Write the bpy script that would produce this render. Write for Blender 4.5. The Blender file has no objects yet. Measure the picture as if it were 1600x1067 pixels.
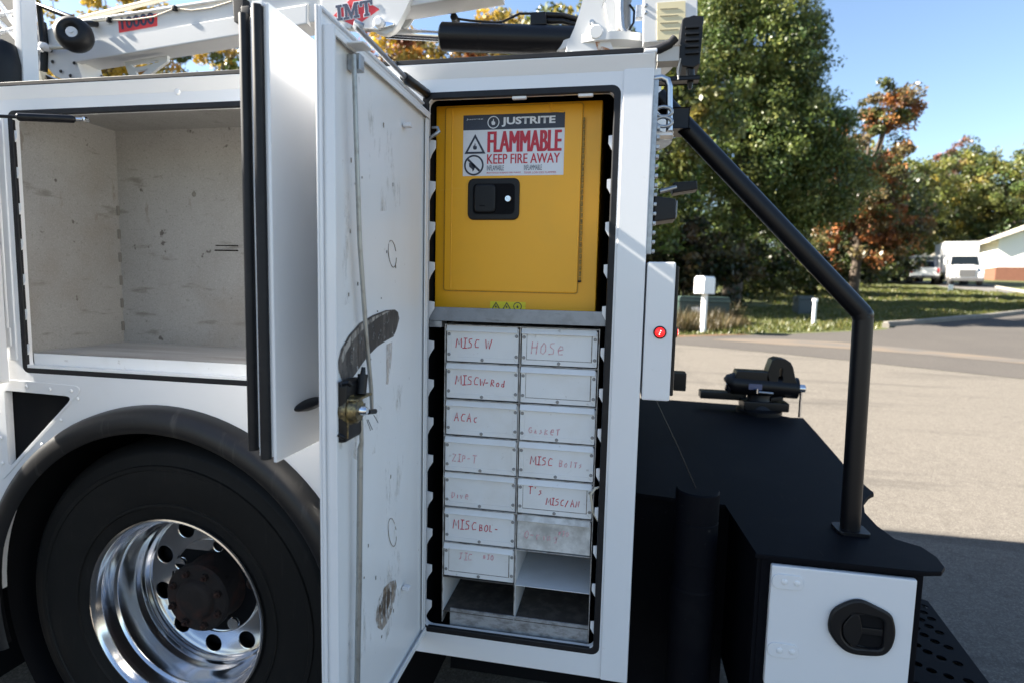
import bpy, bmesh, math, random
import numpy as np
from math import sin, cos, pi, radians, atan2, sqrt
from mathutils import Vector, Matrix

random.seed(7)
rng = np.random.default_rng(11)
sc = bpy.context.scene
COL = sc.collection

# ------------------------------------------------------------------ camera
F_PX, CAM = 888.0, np.array([0, -1.391, 1.516])
YAW, PITCH, ROLL = .1867, .0963, .0224
_f0 = np.array([-sin(YAW), cos(YAW), 0]); _r0 = np.array([cos(YAW), sin(YAW), 0]); _u0 = np.array([0, 0, 1.])
CF = _f0*cos(PITCH) - _u0*sin(PITCH); _u = _u0*cos(PITCH) + _f0*sin(PITCH)
CR = _r0*cos(ROLL) + _u*sin(ROLL); CU = _u*cos(ROLL) - _r0*sin(ROLL)
cd = bpy.data.cameras.new('Camera'); cam = bpy.data.objects.new('Camera', cd); COL.objects.link(cam)
cam.matrix_world = Matrix(((CR[0], CU[0], -CF[0], CAM[0]), (CR[1], CU[1], -CF[1], CAM[1]),
                           (CR[2], CU[2], -CF[2], CAM[2]), (0, 0, 0, 1)))
cd.sensor_width = 36; cd.lens = F_PX*36/1600; cd.clip_start = .02; cd.clip_end = 3000
cd.dof.use_dof = True; cd.dof.focus_distance = 1.42; cd.dof.aperture_fstop = 3.2
sc.camera = cam

# ------------------------------------------------------------------ light
SUN = Vector((1, .068, -.70)).normalized()           # travel direction of sunlight
el = math.asin(-SUN.z); az = atan2(-SUN.y, -SUN.x)
w = bpy.data.worlds.new('World'); sc.world = w; w.use_nodes = True
nt = w.node_tree; bg = nt.nodes['Background']
sky = nt.nodes.new('ShaderNodeTexSky'); sky.sky_type = 'NISHITA'; sky.sun_disc = False
sky.sun_elevation = el; sky.sun_rotation = pi/2 - az; sky.air_density = 1.0; sky.dust_density = .6; sky.ozone_density = 1.7
nt.links.new(sky.outputs[0], bg.inputs[0]); bg.inputs[1].default_value = .05
sd = bpy.data.lights.new('Sun', 'SUN'); sd.energy = 5.0; sd.angle = radians(.55); sd.color = (1, .93, .82)
sun = bpy.data.objects.new('Sun', sd); COL.objects.link(sun)
sun.rotation_euler = SUN.to_track_quat('-Z', 'Y').to_euler(); sun.location = (-20, -5, 20)
vs = sc.view_settings; vs.view_transform = 'Standard'; vs.look = 'None'; vs.gamma = 1; vs.exposure = 2.52
vs.use_curve_mapping = False
sc.render.engine = 'CYCLES'
try: sc.cycles.max_bounces = 8
except Exception: pass

# ------------------------------------------------------------------ pixel helpers (direction only; depth from a plane)
def ray(px, py): return CF + CR*(px-800)/F_PX - CU*(py-533.5)/F_PX
def P(px, py, ax, val):
    v = ray(px, py); i = 'xyz'.index(ax); t = (val-CAM[i])/v[i]; return Vector(CAM + v*t)
def PP(px, py, p0, n):
    v = ray(px, py); n = np.array(n); t = ((np.array(p0)-CAM) @ n)/(v @ n); return Vector(CAM + v*t)
GZ0 = -.045
def gz(y): return GZ0 + max(0, .052*(y-2.6))
def gnd(px, py):
    v = ray(px, py)
    # plane z = GZ0+.052(y-2.6)
    t = (CAM[2] - GZ0 - .052*(CAM[1]-2.6))/(.052*v[1]-v[2]); return Vector(CAM + v*t)

# ------------------------------------------------------------------ materials
MATS = {}
def mat(name, col, rough=.5, metal=0., noise=None, bump=None, coat=0., spec=.5, emit=None, alpha=None, coords='Object'):
    if name in MATS: return MATS[name]
    m = bpy.data.materials.new(name); m.use_nodes = True; n = m.node_tree; N = n.nodes; L = n.links
    b = N['Principled BSDF']; b.inputs['Base Color'].default_value = (*col, 1); b.inputs['Roughness'].default_value = rough
    b.inputs['Metallic'].default_value = metal; b.inputs['Specular IOR Level'].default_value = spec
    b.inputs['Coat Weight'].default_value = coat; b.inputs['Coat Roughness'].default_value = .06
    tc = N.new('ShaderNodeTexCoord'); last = None
    def mixin(fac, c2):
        nonlocal last
        mx = N.new('ShaderNodeMix'); mx.data_type = 'RGBA'
        if last is None: mx.inputs['A'].default_value = (*col, 1)
        else: L.new(last, mx.inputs['A'])
        mx.inputs['B'].default_value = (*c2, 1); L.new(fac, mx.inputs['Factor']); last = mx.outputs['Result']
    for (scale, detail, lo, hi, amt, c2) in (noise or []):
        t = N.new('ShaderNodeTexNoise'); t.inputs['Scale'].default_value = scale if not isinstance(scale, tuple) else 1
        t.inputs['Detail'].default_value = detail; t.inputs['Roughness'].default_value = .62
        if isinstance(scale, tuple):
            mp = N.new('ShaderNodeMapping'); mp.inputs['Scale'].default_value = scale; L.new(tc.outputs[coords], mp.inputs[0]); L.new(mp.outputs[0], t.inputs[0])
        else: L.new(tc.outputs[coords], t.inputs[0])
        r = N.new('ShaderNodeMapRange'); r.inputs[1].default_value = lo; r.inputs[2].default_value = hi; r.inputs[4].default_value = amt
        L.new(t.outputs[0], r.inputs[0]); mixin(r.outputs[0], c2)
    if last is not None: L.new(last, b.inputs['Base Color'])
    for (scale, strength, dist) in (bump or []):
        t = N.new('ShaderNodeTexNoise'); t.inputs['Scale'].default_value = scale; t.inputs['Detail'].default_value = 4
        L.new(tc.outputs[coords], t.inputs[0]); bp = N.new('ShaderNodeBump'); bp.inputs['Strength'].default_value = strength
        bp.inputs['Distance'].default_value = dist; L.new(t.outputs[0], bp.inputs['Height'])
        pv = b.inputs['Normal'].links
        if pv: L.new(pv[0].from_socket, bp.inputs['Normal'])
        L.new(bp.outputs[0], b.inputs['Normal'])
    if emit:
        b.inputs['Emission Color'].default_value = (*emit[0], 1); b.inputs['Emission Strength'].default_value = emit[1]
    if alpha:
        sc_, lo_, hi_ = alpha; t = N.new('ShaderNodeTexNoise'); t.inputs['Detail'].default_value = 6; t.inputs['Roughness'].default_value = .7
        mp = N.new('ShaderNodeMapping'); mp.inputs['Scale'].default_value = sc_; L.new(tc.outputs[coords], mp.inputs[0]); L.new(mp.outputs[0], t.inputs[0]); t.inputs['Scale'].default_value = 1
        r = N.new('ShaderNodeMapRange'); r.inputs[1].default_value = lo_; r.inputs[2].default_value = hi_; L.new(t.outputs[0], r.inputs[0]); L.new(r.outputs[0], b.inputs['Alpha'])
    MATS[name] = m; return m

WHITE = mat('white_paint', (.77, .77, .77), .28, coat=.35, noise=[(5, 4, .5, .8, .10, (.62, .60, .55)), (60, 2, .72, .8, .25, (.55, .52, .47))])
WHITE_IN = mat('white_door_inner', (.80, .80, .79), .36, coat=.15, noise=[((4, 4, 1.2), 5, .48, .78, .22, (.58, .53, .46)), (38, 3, .70, .76, .5, (.30, .26, .22))])
WHITE_DR = mat('drawer_paint', (.78, .78, .77), .42, noise=[(9, 5, .5, .75, .30, (.60, .55, .47)), (55, 4, .66, .74, .45, (.33, .29, .25))])
WHITE_DIRTY = mat('drawer_paint_grimy', (.70, .69, .66), .5, noise=[(22, 6, .42, .68, .75, (.30, .28, .25))])
GRIME = mat('grime', (.17, .14, .11), .8, noise=[(60, 4, .45, .6, .7, (.40, .36, .32))])
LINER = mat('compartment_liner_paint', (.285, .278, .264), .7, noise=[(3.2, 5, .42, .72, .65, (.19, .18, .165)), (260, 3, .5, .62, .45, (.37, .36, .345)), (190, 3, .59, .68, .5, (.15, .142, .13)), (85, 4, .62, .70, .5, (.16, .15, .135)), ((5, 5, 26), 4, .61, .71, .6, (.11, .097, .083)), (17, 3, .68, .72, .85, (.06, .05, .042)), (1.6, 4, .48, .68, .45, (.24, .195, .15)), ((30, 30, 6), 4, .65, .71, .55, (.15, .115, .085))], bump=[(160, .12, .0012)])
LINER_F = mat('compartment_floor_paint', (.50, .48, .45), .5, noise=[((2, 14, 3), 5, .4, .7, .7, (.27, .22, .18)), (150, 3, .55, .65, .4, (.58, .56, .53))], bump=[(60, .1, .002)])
SEAL = mat('black_rubber_seal', (.010, .010, .012), .5, spec=.3, noise=[(30, 3, .5, .8, .4, (.03, .03, .03))])
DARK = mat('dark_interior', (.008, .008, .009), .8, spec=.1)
BLACKC = mat('black_powder_coat', (.0032, .0036, .0058), .6, spec=.08, bump=[(500, .12, .0006)], noise=[(12, 4, .55, .8, .25, (.014, .014, .015)), ((60, 4, 60), 4, .66, .74, .5, (.035, .033, .031)), (4, 6, .55, .75, .35, (.016, .016, .016))])
BLACKM = mat('black_satin_steel', (.006, .006, .0075), .36, spec=.32, noise=[(25, 4, .6, .75, .4, (.03, .028, .026))])
BLACKP = mat('black_plastic', (.008, .008, .009), .42, spec=.3)
TYRE = mat('tyre_rubber', (.007, .007, .007), .62, spec=.22, noise=[(8, 5, .5, .8, .5, (.016, .015, .014)), ((60, 60, 6), 2, .64, .72, .25, (.03, .028, .026))], bump=[(70, .12, .002)])
FLARE = mat('flare_rubber', (.011, .011, .012), .40, spec=.35, noise=[((26, 8, 3), 5, .60, .72, .5, (.085, .077, .07)), (6, 4, .5, .8, .5, (.022, .021, .02))])
ALU = mat('polished_aluminium', (.74, .74, .75), .17, 1., bump=[(14, .02, .004)], noise=[((3, 90, 3), 3, .4, .7, .25, (.62, .61, .60))])
CHROME = mat('chrome', (.75, .76, .78), .08, 1.)
STEEL = mat('galvanised_steel', (.42, .44, .46), .42, .85, noise=[(60, 3, .45, .6, .6, (.30, .31, .33)), (14, 4, .6, .75, .5, (.24, .22, .20))])
ZINC = mat('zinc_rod', (.38, .385, .37), .42, .7, noise=[(40, 4, .5, .7, .7, (.22, .21, .18))])
BRASS = mat('yellow_zinc', (.30, .235, .11), .4, .7, noise=[(80, 3, .42, .62, .85, (.06, .05, .04))])
HUB = mat('rusty_hub', (.016, .012, .011), .75, spec=.3, noise=[(12, 5, .50, .70, .75, (.06, .02, .012)), (40, 4, .5, .7, .5, (.012, .010, .010))], bump=[(40, .5, .006)])
YEL = mat('yellow_paint', (.90, .425, .010), .38, noise=[(7, 4, .5, .8, .22, (.66, .36, .03)), (80, 3, .70, .78, .3, (.45, .28, .06)), ((3, 3, 30), 4, .66, .74, .2, (.95, .60, .12))], bump=[(9, .05, .004)])
YELEDGE = mat('yellow_paint_worn', (.60, .34, .03), .5, noise=[(60, 4, .5, .7, .6, (.3, .2, .06))])
RED_INK = mat('red_marker_ink', (.55, .018, .04), .6, noise=[(180, 3, .45, .7, .6, (.66, .34, .36))])
PRINT_K = mat('print_black', (.022, .025, .04), .4, noise=[(300, 2, .5, .7, .3, (.07, .07, .09))])
PRINT_R = mat('print_red', (.55, .012, .03), .4, noise=[(220, 3, .52, .64, .55, (.25, .02, .03))])
PRINT_W = mat('print_white', (.74, .74, .75), .35)
PRINT_Y = mat('print_yellow', (.80, .66, .02), .4)
DEC_R = mat('decal_red', (.72, .045, .05), .35)
DEC_N = mat('decal_navy', (.035, .045, .085), .35)
CREAM = mat('chart_cream', (.66, .58, .36), .5)
REDLENS = mat('red_lens', (.5, .01, .01), .2, emit=((1, .02, .02), .32))
REDHOT = mat('red_led', (1, .3, .3), .2, emit=((1, .30, .28), 1.2))
AMBERG = mat('lens_glass', (.25, .26, .28), .15)
RUSTY = mat('rust_stain', (.36, .16, .07), .8, noise=[(60, 4, .45, .6, .9, (.70, .66, .6))])
HANDW = mat('cable_fibre', (.55, .50, .40), .7)

# ------------------------------------------------------------------ mesh helpers
def V3(p): return Vector(p)
def add_box(bm, lo, hi, bev=0., seg=2):
    lo = Vector(lo); hi = Vector(hi); r = bmesh.ops.create_cube(bm, size=1); vs_ = r['verts']
    c = (lo+hi)/2; s = hi-lo
    for v in vs_: v.co = Vector((v.co.x*s.x, v.co.y*s.y, v.co.z*s.z)) + c
    if bev > 0:
        es = list({e for v in vs_ for e in v.link_edges})
        bmesh.ops.bevel(bm, geom=es, offset=min(bev, .49*min(abs(s.x), abs(s.y), abs(s.z))), segments=seg, profile=.5, affect='EDGES')
def frame_of(d):
    d = d.normalized(); a = Vector((0, 0, 1)) if abs(d.z) < .9 else Vector((1, 0, 0))
    u = d.cross(a).normalized(); return u, d.cross(u).normalized()
def add_tube(bm, pts, r, seg=10, cap=True):
    pts = [Vector(p) for p in pts]; n = len(pts)
    rs = r if isinstance(r, (list, tuple)) else [r]*n
    rings = []; u = None
    for i, p in enumerate(pts):
        d = (pts[min(i+1, n-1)]-pts[max(i-1, 0)]).normalized()
        if u is None: u, v = frame_of(d)
        else:
            u = (u - d*u.dot(d)).normalized(); v = d.cross(u)
        k = 1.
        if 0 < i < n-1:
            c = (pts[i]-pts[i-1]).normalized().dot((pts[i+1]-pts[i]).normalized()); k = min(1.4, 1/max(.5, sqrt(max(0, (1+c)/2))))
        rings.append([bm.verts.new(p + (u*cos(2*pi*j/seg) + v*sin(2*pi*j/seg))*rs[i]*(k if False else 1)) for j in range(seg)])
    for a, b in zip(rings, rings[1:]):
        for j in range(seg): bm.faces.new((a[j], a[(j+1) % seg], b[(j+1) % seg], b[j]))
    if cap:
        bm.faces.new(rings[0][::-1]); bm.faces.new(rings[-1])
def add_cyl(bm, p0, p1, r0, r1=None, seg=20):
    add_tube(bm, [p0, p1], [r0, r0 if r1 is None else r1], seg)
def add_lathe(bm, prof, o, axis, seg=48, close=False):
    o = Vector(o); a = Vector(axis).normalized(); u, v = frame_of(a); rings = []
    for (r, h) in prof:
        if r < 1e-6: rings.append([bm.verts.new(o+a*h)])
        else: rings.append([bm.verts.new(o + a*h + (u*cos(2*pi*j/seg)+v*sin(2*pi*j/seg))*r) for j in range(seg)])
    for A, B in zip(rings, rings[1:]):
        for j in range(seg):
            q = [A[j % len(A)], A[(j+1) % len(A)], B[(j+1) % len(B)], B[j % len(B)]]
            q2 = []
            for x in q:
                if x not in q2: q2.append(x)
            if len(q2) > 2: bm.faces.new(q2)
def add_prism(bm, pts, off, bev=0., seg=2):
    """pts: planar 3D outline; off: extrusion vector"""
    off = Vector(off); A = [bm.verts.new(Vector(p)) for p in pts]; B = [bm.verts.new(Vector(p)+off) for p in pts]; n = len(pts)
    fs = [bm.faces.new(A), bm.faces.new(B[::-1])]
    for i in range(n): fs.append(bm.faces.new((A[i], B[i], B[(i+1) % n], A[(i+1) % n])))
    if bev > 0:
        es = list({e for f in fs[:2] for e in f.edges}); bmesh.ops.bevel(bm, geom=es, offset=bev, segments=seg, profile=.5, affect='EDGES')
def new(): return bmesh.new()
def pset(o, parent):
    if parent is not None:
        o.parent = parent; o.matrix_parent_inverse = Matrix.Translation(-WL[parent.name])
WL = {}
def obj(name, bm, m, parent=None, smooth=35, label=None, kind=None, local=False):
    if isinstance(bm, bpy.types.Mesh): me = bm
    else:
        bmesh.ops.recalc_face_normals(bm, faces=bm.faces); me = bpy.data.meshes.new(name); bm.to_mesh(me); bm.free()
    if smooth:
        me.shade_smooth(); me.set_sharp_from_angle(angle=radians(smooth))
    if not len(me.materials):
        for x in (m if isinstance(m, (list, tuple)) else [m]): me.materials.append(x)
    o = bpy.data.objects.new(name, me); COL.objects.link(o); WL[o.name] = WL[parent.name].copy() if parent is not None else Vector((0, 0, 0))
    if smooth and len(me.polygons) < 20000:
        wn = o.modifiers.new('wn', 'WEIGHTED_NORMAL'); wn.keep_sharp = True; wn.weight = 80
    if parent is not None:
        o.parent = parent
        if not local:
            # world-space vertices: only the root carries an offset
            if parent.parent is None: o.location = -WL[parent.name]
        WL[o.name] = WL[parent.name]
    if label: o['label'] = label
    if kind: o['kind'] = kind
    return o
def thing(name, label, cat, loc=(0, 0, 0), group=None, rz=0):
    o = bpy.data.objects.new(name, None); COL.objects.link(o); o.location = loc; o.rotation_euler.z = rz; WL[o.name] = Vector(loc)
    o.empty_display_size = .2; o['label'] = label; o['category'] = cat
    if group: o['group'] = group
    return o
def tag(o, label, cat, group=None):
    o['label'] = label; o['category'] = cat
    if group: o['group'] = group
    return o
def box_o(name, lo, hi, m, parent, bev=.002, **k):
    bm = new(); add_box(bm, lo, hi, bev); return obj(name, bm, m, parent, **k)
def tube_o(name, pts, r, m, parent, seg=12, **k):
    bm = new(); add_tube(bm, pts, r, seg); return obj(name, bm, m, parent, smooth=60, **k)
def rrect(x0, x1, z0, z1, r=.02, n=5):
    out = []
    for cx, cz, a in ((x1-r, z1-r, 0), (x0+r, z1-r, 90), (x0+r, z0+r, 180), (x1-r, z0+r, 270)):
        for i in range(n+1):
            t = radians(a+90*i/n); out.append((cx+r*cos(t), cz+r*sin(t)))
    return out
def rpoly(pts, r, n=5):
    out = []; N_ = len(pts)
    for i, p in enumerate(pts):
        p = Vector(p).to_2d() if not isinstance(p, Vector) else p
        a = Vector(pts[i-1]); b = Vector(pts[(i+1) % N_]); p = Vector(p)
        rr = r[i] if isinstance(r, (list, tuple)) else r
        da = (a-p).normalized()*rr; db = (b-p).normalized()*rr
        for j in range(n+1):
            t = j/n; out.append(tuple((p+da)*(1-t)**2 + p*2*t*(1-t) + (p+db)*t*t))
    return out
def plate_mesh(name, loops, thick, bev=0.):
    """2D filled curve with holes, in local XY, thickness along Z"""
    cu = bpy.data.curves.new(name, 'CURVE'); cu.dimensions = '2D'; cu.fill_mode = 'BOTH'
    cu.extrude = max(0, thick/2-bev); cu.bevel_depth = bev; cu.bevel_resolution = 1; cu.offset = -bev
    for lp in loops:
        s = cu.splines.new('POLY'); s.points.add(len(lp)-1); s.use_cyclic_u = True
        for i, (x, y) in enumerate(lp): s.points[i].co = (x, y, 0, 1)
    o = bpy.data.objects.new(name, cu); me = bpy.data.meshes.new_from_object(o)
    bpy.data.objects.remove(o); bpy.data.curves.remove(cu); me.name = name; return me
RX = Matrix(((1, 0, 0, 0), (0, 0, -1, 0), (0, 1, 0, 0), (0, 0, 0, 1)))     # XY plane -> XZ plane facing -Y
def plate_y(name, loops, y0, y1, m, parent, bev=.002, **k):
    me = plate_mesh(name, loops, y1-y0, bev); me.transform(Matrix.Translation((0, (y0+y1)/2, 0)) @ RX)
    return obj(name, me, m, parent, **k)
def text_mesh(s, width, height, bold=0., font_w=None):
    cu = bpy.data.curves.new('t', 'FONT'); cu.body = s; cu.size = 1; cu.offset = bold; cu.resolution_u = 3; cu.fill_mode = 'FRONT'
    o = bpy.data.objects.new('t', cu); me = bpy.data.meshes.new_from_object(o); bpy.data.objects.remove(o); bpy.data.curves.remove(cu)
    co = np.array([v.co[:] for v in me.vertices]); lo = co.min(0); hi = co.max(0)
    me.transform(Matrix.Diagonal((width/(hi[0]-lo[0]), height/(hi[1]-lo[1]), 1, 1)) @ Matrix.Translation((-lo[0], -lo[1], 0)))
    return me
def text_y(name, s, x, z, width, height, y, m, parent, bold=0., **k):
    me = text_mesh(s, width, height, bold); me.transform(Matrix.Translation((x, y, z)) @ RX); return obj(name, me, m, parent, smooth=0, **k)

# ------------------------------------------------------------------ the setting
def sheet(name, pts, dz, m, kind='structure'):
    bm = new(); vs_ = [bm.verts.new((x, y, gz(y)+dz)) for x, y in pts]; bm.faces.new(vs_)
    bmesh.ops.bisect_plane(bm, geom=bm.verts[:]+bm.edges[:]+bm.faces[:], plane_co=(0, 2.6, 0), plane_no=(0, 1, 0))
    for v in bm.verts: v.co.z = gz(v.co.y)+dz
    o = obj(name, bm, m, smooth=20); o['kind'] = kind; return o
ASPH = mat('worn_lot_asphalt', (.116, .104, .089), .95, spec=.08, noise=[(.7, 5, .4, .7, .5, (.098, .088, .076)), (24, 5, .45, .62, .5, (.152, .138, .12)), (9, 5, .52, .66, .4, (.082, .074, .066)), (110, 3, .5, .62, .75, (.20, .182, .157)), (170, 2, .60, .68, .8, (.026, .025, .025)), ((.25, 2.2, 1), 5, .54, .68, .6, (.062, .057, .052)), ((.5, .12, 1), 6, .60, .70, .5, (.058, .054, .05))], bump=[(120, .5, .006)])
ROADM = mat('road_asphalt', (.070, .064, .059), .95, spec=.08, noise=[(.6, 5, .4, .7, .5, (.09, .082, .073)), (45, 3, .5, .62, .6, (.105, .096, .085))], bump=[(80, .4, .005)])
SAND = mat('washed_sand', (.112, .086, .062), .95, noise=[((.8, 3, 1), 6, .42, .62, 1., (.075, .068, .061))])
DIRT = mat('red_soil', (.12, .055, .025), .95, noise=[(4, 5, .45, .62, .8, (.07, .066, .028))])
TURF = mat('turf', (.072, .082, .018), .95, noise=[(.5, 6, .42, .68, .8, (.05, .064, .013)), (7, 5, .5, .68, .45, (.12, .105, .035)), (60, 3, .5, .7, .5, (.03, .036, .011))], bump=[(30, .8, .03)])
KERB = mat('kerb_concrete', (.20, .18, .15), .9, noise=[(3, 5, .45, .7, .6, (.11, .10, .085))], bump=[(50, .3, .004)])
sheet('ground', [(-400, -300), (400, -300), (400, 600), (-400, 600)], 0, TURF)
lot = [(-45, -40), (60, -40), (60, 2.0), (24, 2.0), (12, 5.5), (6.17, 8.63), (4.37, 9.56), (2.63, 10.38), (1.22, 10.86), (-5, 12.0), (-45, 13.0)]
sheet('parking_lot', lot, .004, ASPH)
rd = [(-45, 13.0), (-5, 12.0), (1.22, 10.86), (2.63, 10.38), (4.37, 9.56), (6.17, 8.63), (12, 5.5), (24, 2.0), (60, 2.0), (60, 55),
      (24.5, 31), (13.96, 21.64), (11.86, 19.64), (10.28, 18.35), (8.77, 17.02), (7.6, 16.05), (7.15, 15.45), (6.73, 14.92), (5.2, 14.0), (4.0, 13.3), (1.31, 11.98), (-5, 12.3), (-45, 13.3)]
sheet('road', rd, .008, ROADM)
sheet('sand_streak', [(2.0, 11.75), (2.6, 12.15), (3.6, 12.35), (4.6, 12.2), (5.6, 11.75), (6.8, 11.05), (8.2, 10.2), (9.4, 9.3), (8.4, 9.6), (7.0, 10.2), (5.8, 10.75), (4.6, 11.15), (3.4, 11.35)], .012, SAND)
sheet('soil_edge', [(-3, 12.0), (1.31, 11.95), (2.3, 12.5), (3.2, 12.95), (2.2, 12.7), (1.3, 12.25), (-3, 12.4)], .012, DIRT)
# kerb: a real step along the verge
kp = [(6.95, 15.5), (7.15, 15.95), (7.6, 16.3), (8.77, 17.22), (10.28, 18.55), (11.86, 19.84), (13.96, 21.84), (24.5, 31.2), (40, 42)]
bm = new(); prof = [(0, -.05), (0, .10), (.03, .13), (.14, .13), (.16, .10), (.16, -.05)]
rings = []
for i, (x, y) in enumerate(kp):
    a = Vector(kp[max(i-1, 0)]); b = Vector(kp[min(i+1, len(kp)-1)]); d = (b-a).normalized(); nrm = Vector((-d.y, d.x))
    rings.append([bm.verts.new((x+nrm.x*(q-.16), y+nrm.y*(q-.16), gz(y)+h)) for q, h in prof])
for A, B in zip(rings, rings[1:]):
    for j in range(len(prof)-1): bm.faces.new((A[j], A[j+1], B[j+1], B[j]))
bm.faces.new(rings[0]); bm.faces.new(rings[-1][::-1])
obj('kerb', bm, KERB)['kind'] = 'structure'
# driveway up to the parked vehicles
g = lambda px, py: tuple(gnd(px, py))[:2]
far_k = [g(1536, 446.5), g(1560, 450.5), g(1600, 457.5), g(1680, 472)]
drv = [g(1470, 448.5), g(1535, 454), g(1600, 463), g(1690, 478), (60, 30), (60, 54), g(1680, 473)] + far_k[::-1][1:] + [(27.5, 52), (26.5, 60), (20, 62), (21, 52)]
sheet('driveway', [g(1462, 446.5), g(1490, 451), g(1535, 455), g(1600, 464), g(1680, 478), g(1680, 472.5), g(1600, 458), g(1560, 451), g(1536, 447), (28.5, 56), (23, 58)], .006,
      mat('pale_driveway', (.12, .11, .098), .9, noise=[(2, 4, .4, .7, .5, (.095, .087, .078))]))
bm = new(); add_tube(bm, [(x, y, gz(y)+.02) for x, y in far_k], .12, 8); obj('driveway_kerb', bm, mat('pale_kerb', (.28, .25, .21), .9))['kind'] = 'structure'

# ================================================================== the truck
ZT, ZB, XR = 2.05, .52, .055
truck = thing('service_truck', 'white service truck with open side compartments, chrome rear wheel and black work bumper', 'truck', (-1.3, 1.2, GZ0))
OX0, OX1, OZ0, OZ1 = -.503, -.017, .582, 1.9885            # tall opening (outer edge of its seal)
LX0, LX1, LZ0, LZ1 = -1.762, -.612, 1.225, 1.9885          # wide opening
WC = (-1.302, .495)                                        # wheel centre
AC, AR = (-1.28, .522), .620                               # wheel arch
arch = [(AC[0]+AR*cos(t), AC[1]+AR*sin(t)) for t in np.linspace(pi, 0, 40)]
outer = [(XR, ZB), (XR, ZT), (-3.3, ZT), (-3.3, ZB)] + arch
tri = rpoly([(-1.832, 1.168), (-1.582, 1.163), (-1.834, .925)], [.012, .03, .02])
I = .015
holes = [rrect(OX0+I, OX1-I, OZ0+I, OZ1-I, .02), rrect(LX0+I, LX1-I, LZ0+I, LZ1-I, .02), tri, rrect(-3.18, -2.62, .60, 1.97, .02)]
plate_y('side_panel', [outer]+holes, 0, .022, WHITE, truck, bev=.0025)
# weld seam / return flanges: slightly proud strips that frame the openings
plate_y('rear_post', [rrect(OX1+.004, XR-.001, ZB+.001, ZT-.03, .004)], -.004, -.0005, WHITE, truck, bev=.0015)
plate_y('frame_plate', [rrect(LX0-.036, LX0-.012, 1.262, 1.975, .004)], -.006, -.0005, WHITE, truck, bev=.002)
# triangle access frame
t_out = rpoly([(-1.868, 1.203), (-1.540, 1.196), (-1.868, .875)], [.04, .045, .03])
plate_y('access_frame', [t_out, tri], -.0022, -.0005, WHITE, truck, bev=.0007)
bm = new(); add_lathe(bm, [(0, -.004), (.004, -.003), (.006, 0)], (0, 0, 0), (0, 1, 0), 10); rivet = obj('rivet', bm, WHITE, truck)
rv = [(-1.85, 1.186), (-1.745, 1.185), (-1.66, 1.182), (-1.585, 1.181), (-1.563, 1.158), (-1.628, 1.09), (-1.70, 1.01), (-1.76, .95), (-1.852, 1.10), (-1.852, 1.02), (-1.852, .94)]
rivet.location = Vector((rv[0][0], -.005, rv[0][1])) - WL[truck.name]
for x, z in rv[1:]:
    c = rivet.copy(); COL.objects.link(c); c.location = Vector((x, -.005, z)) - WL[truck.name]
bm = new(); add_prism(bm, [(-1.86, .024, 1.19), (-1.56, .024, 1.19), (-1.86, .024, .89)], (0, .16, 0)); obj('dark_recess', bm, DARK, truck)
bm = new(); add_lathe(bm, [(0, -.005), (.007, -.004), (.0085, 0)], tuple(P(278, 144, 'y', 0)), (0, 1, 0), 14); obj('rivet', bm, WHITE, truck)
# top drip rail, black top strip, end cap
bm = new(); add_prism(bm, [(-3.3, -.012, 2.0505), (-3.3, -.0125, 2.047), (-3.3, -.0005, 2.018), (-3.3, .01, 2.018), (-3.3, .01, 2.0505)], (3.3+XR, 0, 0)); obj('drip_rail', bm, WHITE, truck)
box_o('top_trim', (-3.3, -.0125, 2.0508), (.028, .03, 2.0625), SEAL, truck, .002)
box_o('end_cap', (.030, -.013, 2.0508), (XR+.004, .06, 2.060), WHITE, truck, .002)
box_o('trim_clip', tuple(P(619, 101, 'y', -.014)-Vector((.003, .001, .004))), tuple(P(619, 101, 'y', -.014)+Vector((.003, .004, .008))), BLACKP, truck, .001)
# seals
def seal_y(name, x0, x1, z0, z1, parent, y=.004, wdt=.017):
    return plate_y(name, [rrect(x0, x1, z0, z1, .022), rrect(x0+wdt, x1-wdt, z0+wdt, z1-wdt, .012)], y-.0048, y+.006, SEAL, parent, bev=.003)
seal_y('door_seal', OX0, OX1, OZ0, OZ1, truck); seal_y('door_seal', LX0, LX1, LZ0, LZ1, truck)
# compartment boxes
def liner(x0, x1, y0, y1, z0, z1, mw, mf, name='compartment_wall'):
    t = .006
    box_o(name, (x0-t, y0, z0-t), (x0, y1+t, z1+t), mw, truck, 0); box_o(name, (x1, y0, z0-t), (x1+t, y1+t, z1+t), mw, truck, 0)
    box_o(name, (x0, y1, z0), (x1, y1+t, z1), mw, truck, 0)
    box_o('compartment_ceiling', (x0, y0, z1), (x1, y1, z1+t), mw, truck, 0); box_o('compartment_floor', (x0, y0, z0-t), (x1, y1, z0), mf, truck, 0)
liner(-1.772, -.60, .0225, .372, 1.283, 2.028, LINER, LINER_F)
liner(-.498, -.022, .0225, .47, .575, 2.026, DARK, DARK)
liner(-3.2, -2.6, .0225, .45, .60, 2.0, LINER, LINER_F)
# sill of the wide opening: bare folded lip
box_o('sill', (LX0+.02, -.002, LZ0+.0165), (LX1-.02, .05, LZ0+.024), WHITE, truck, .001)
bm = new(); add_box(bm, (-1.745, .022, 1.249), (LX1-.02, .03, 1.283), .001); obj('sill', bm, WHITE_DR, truck)
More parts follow.
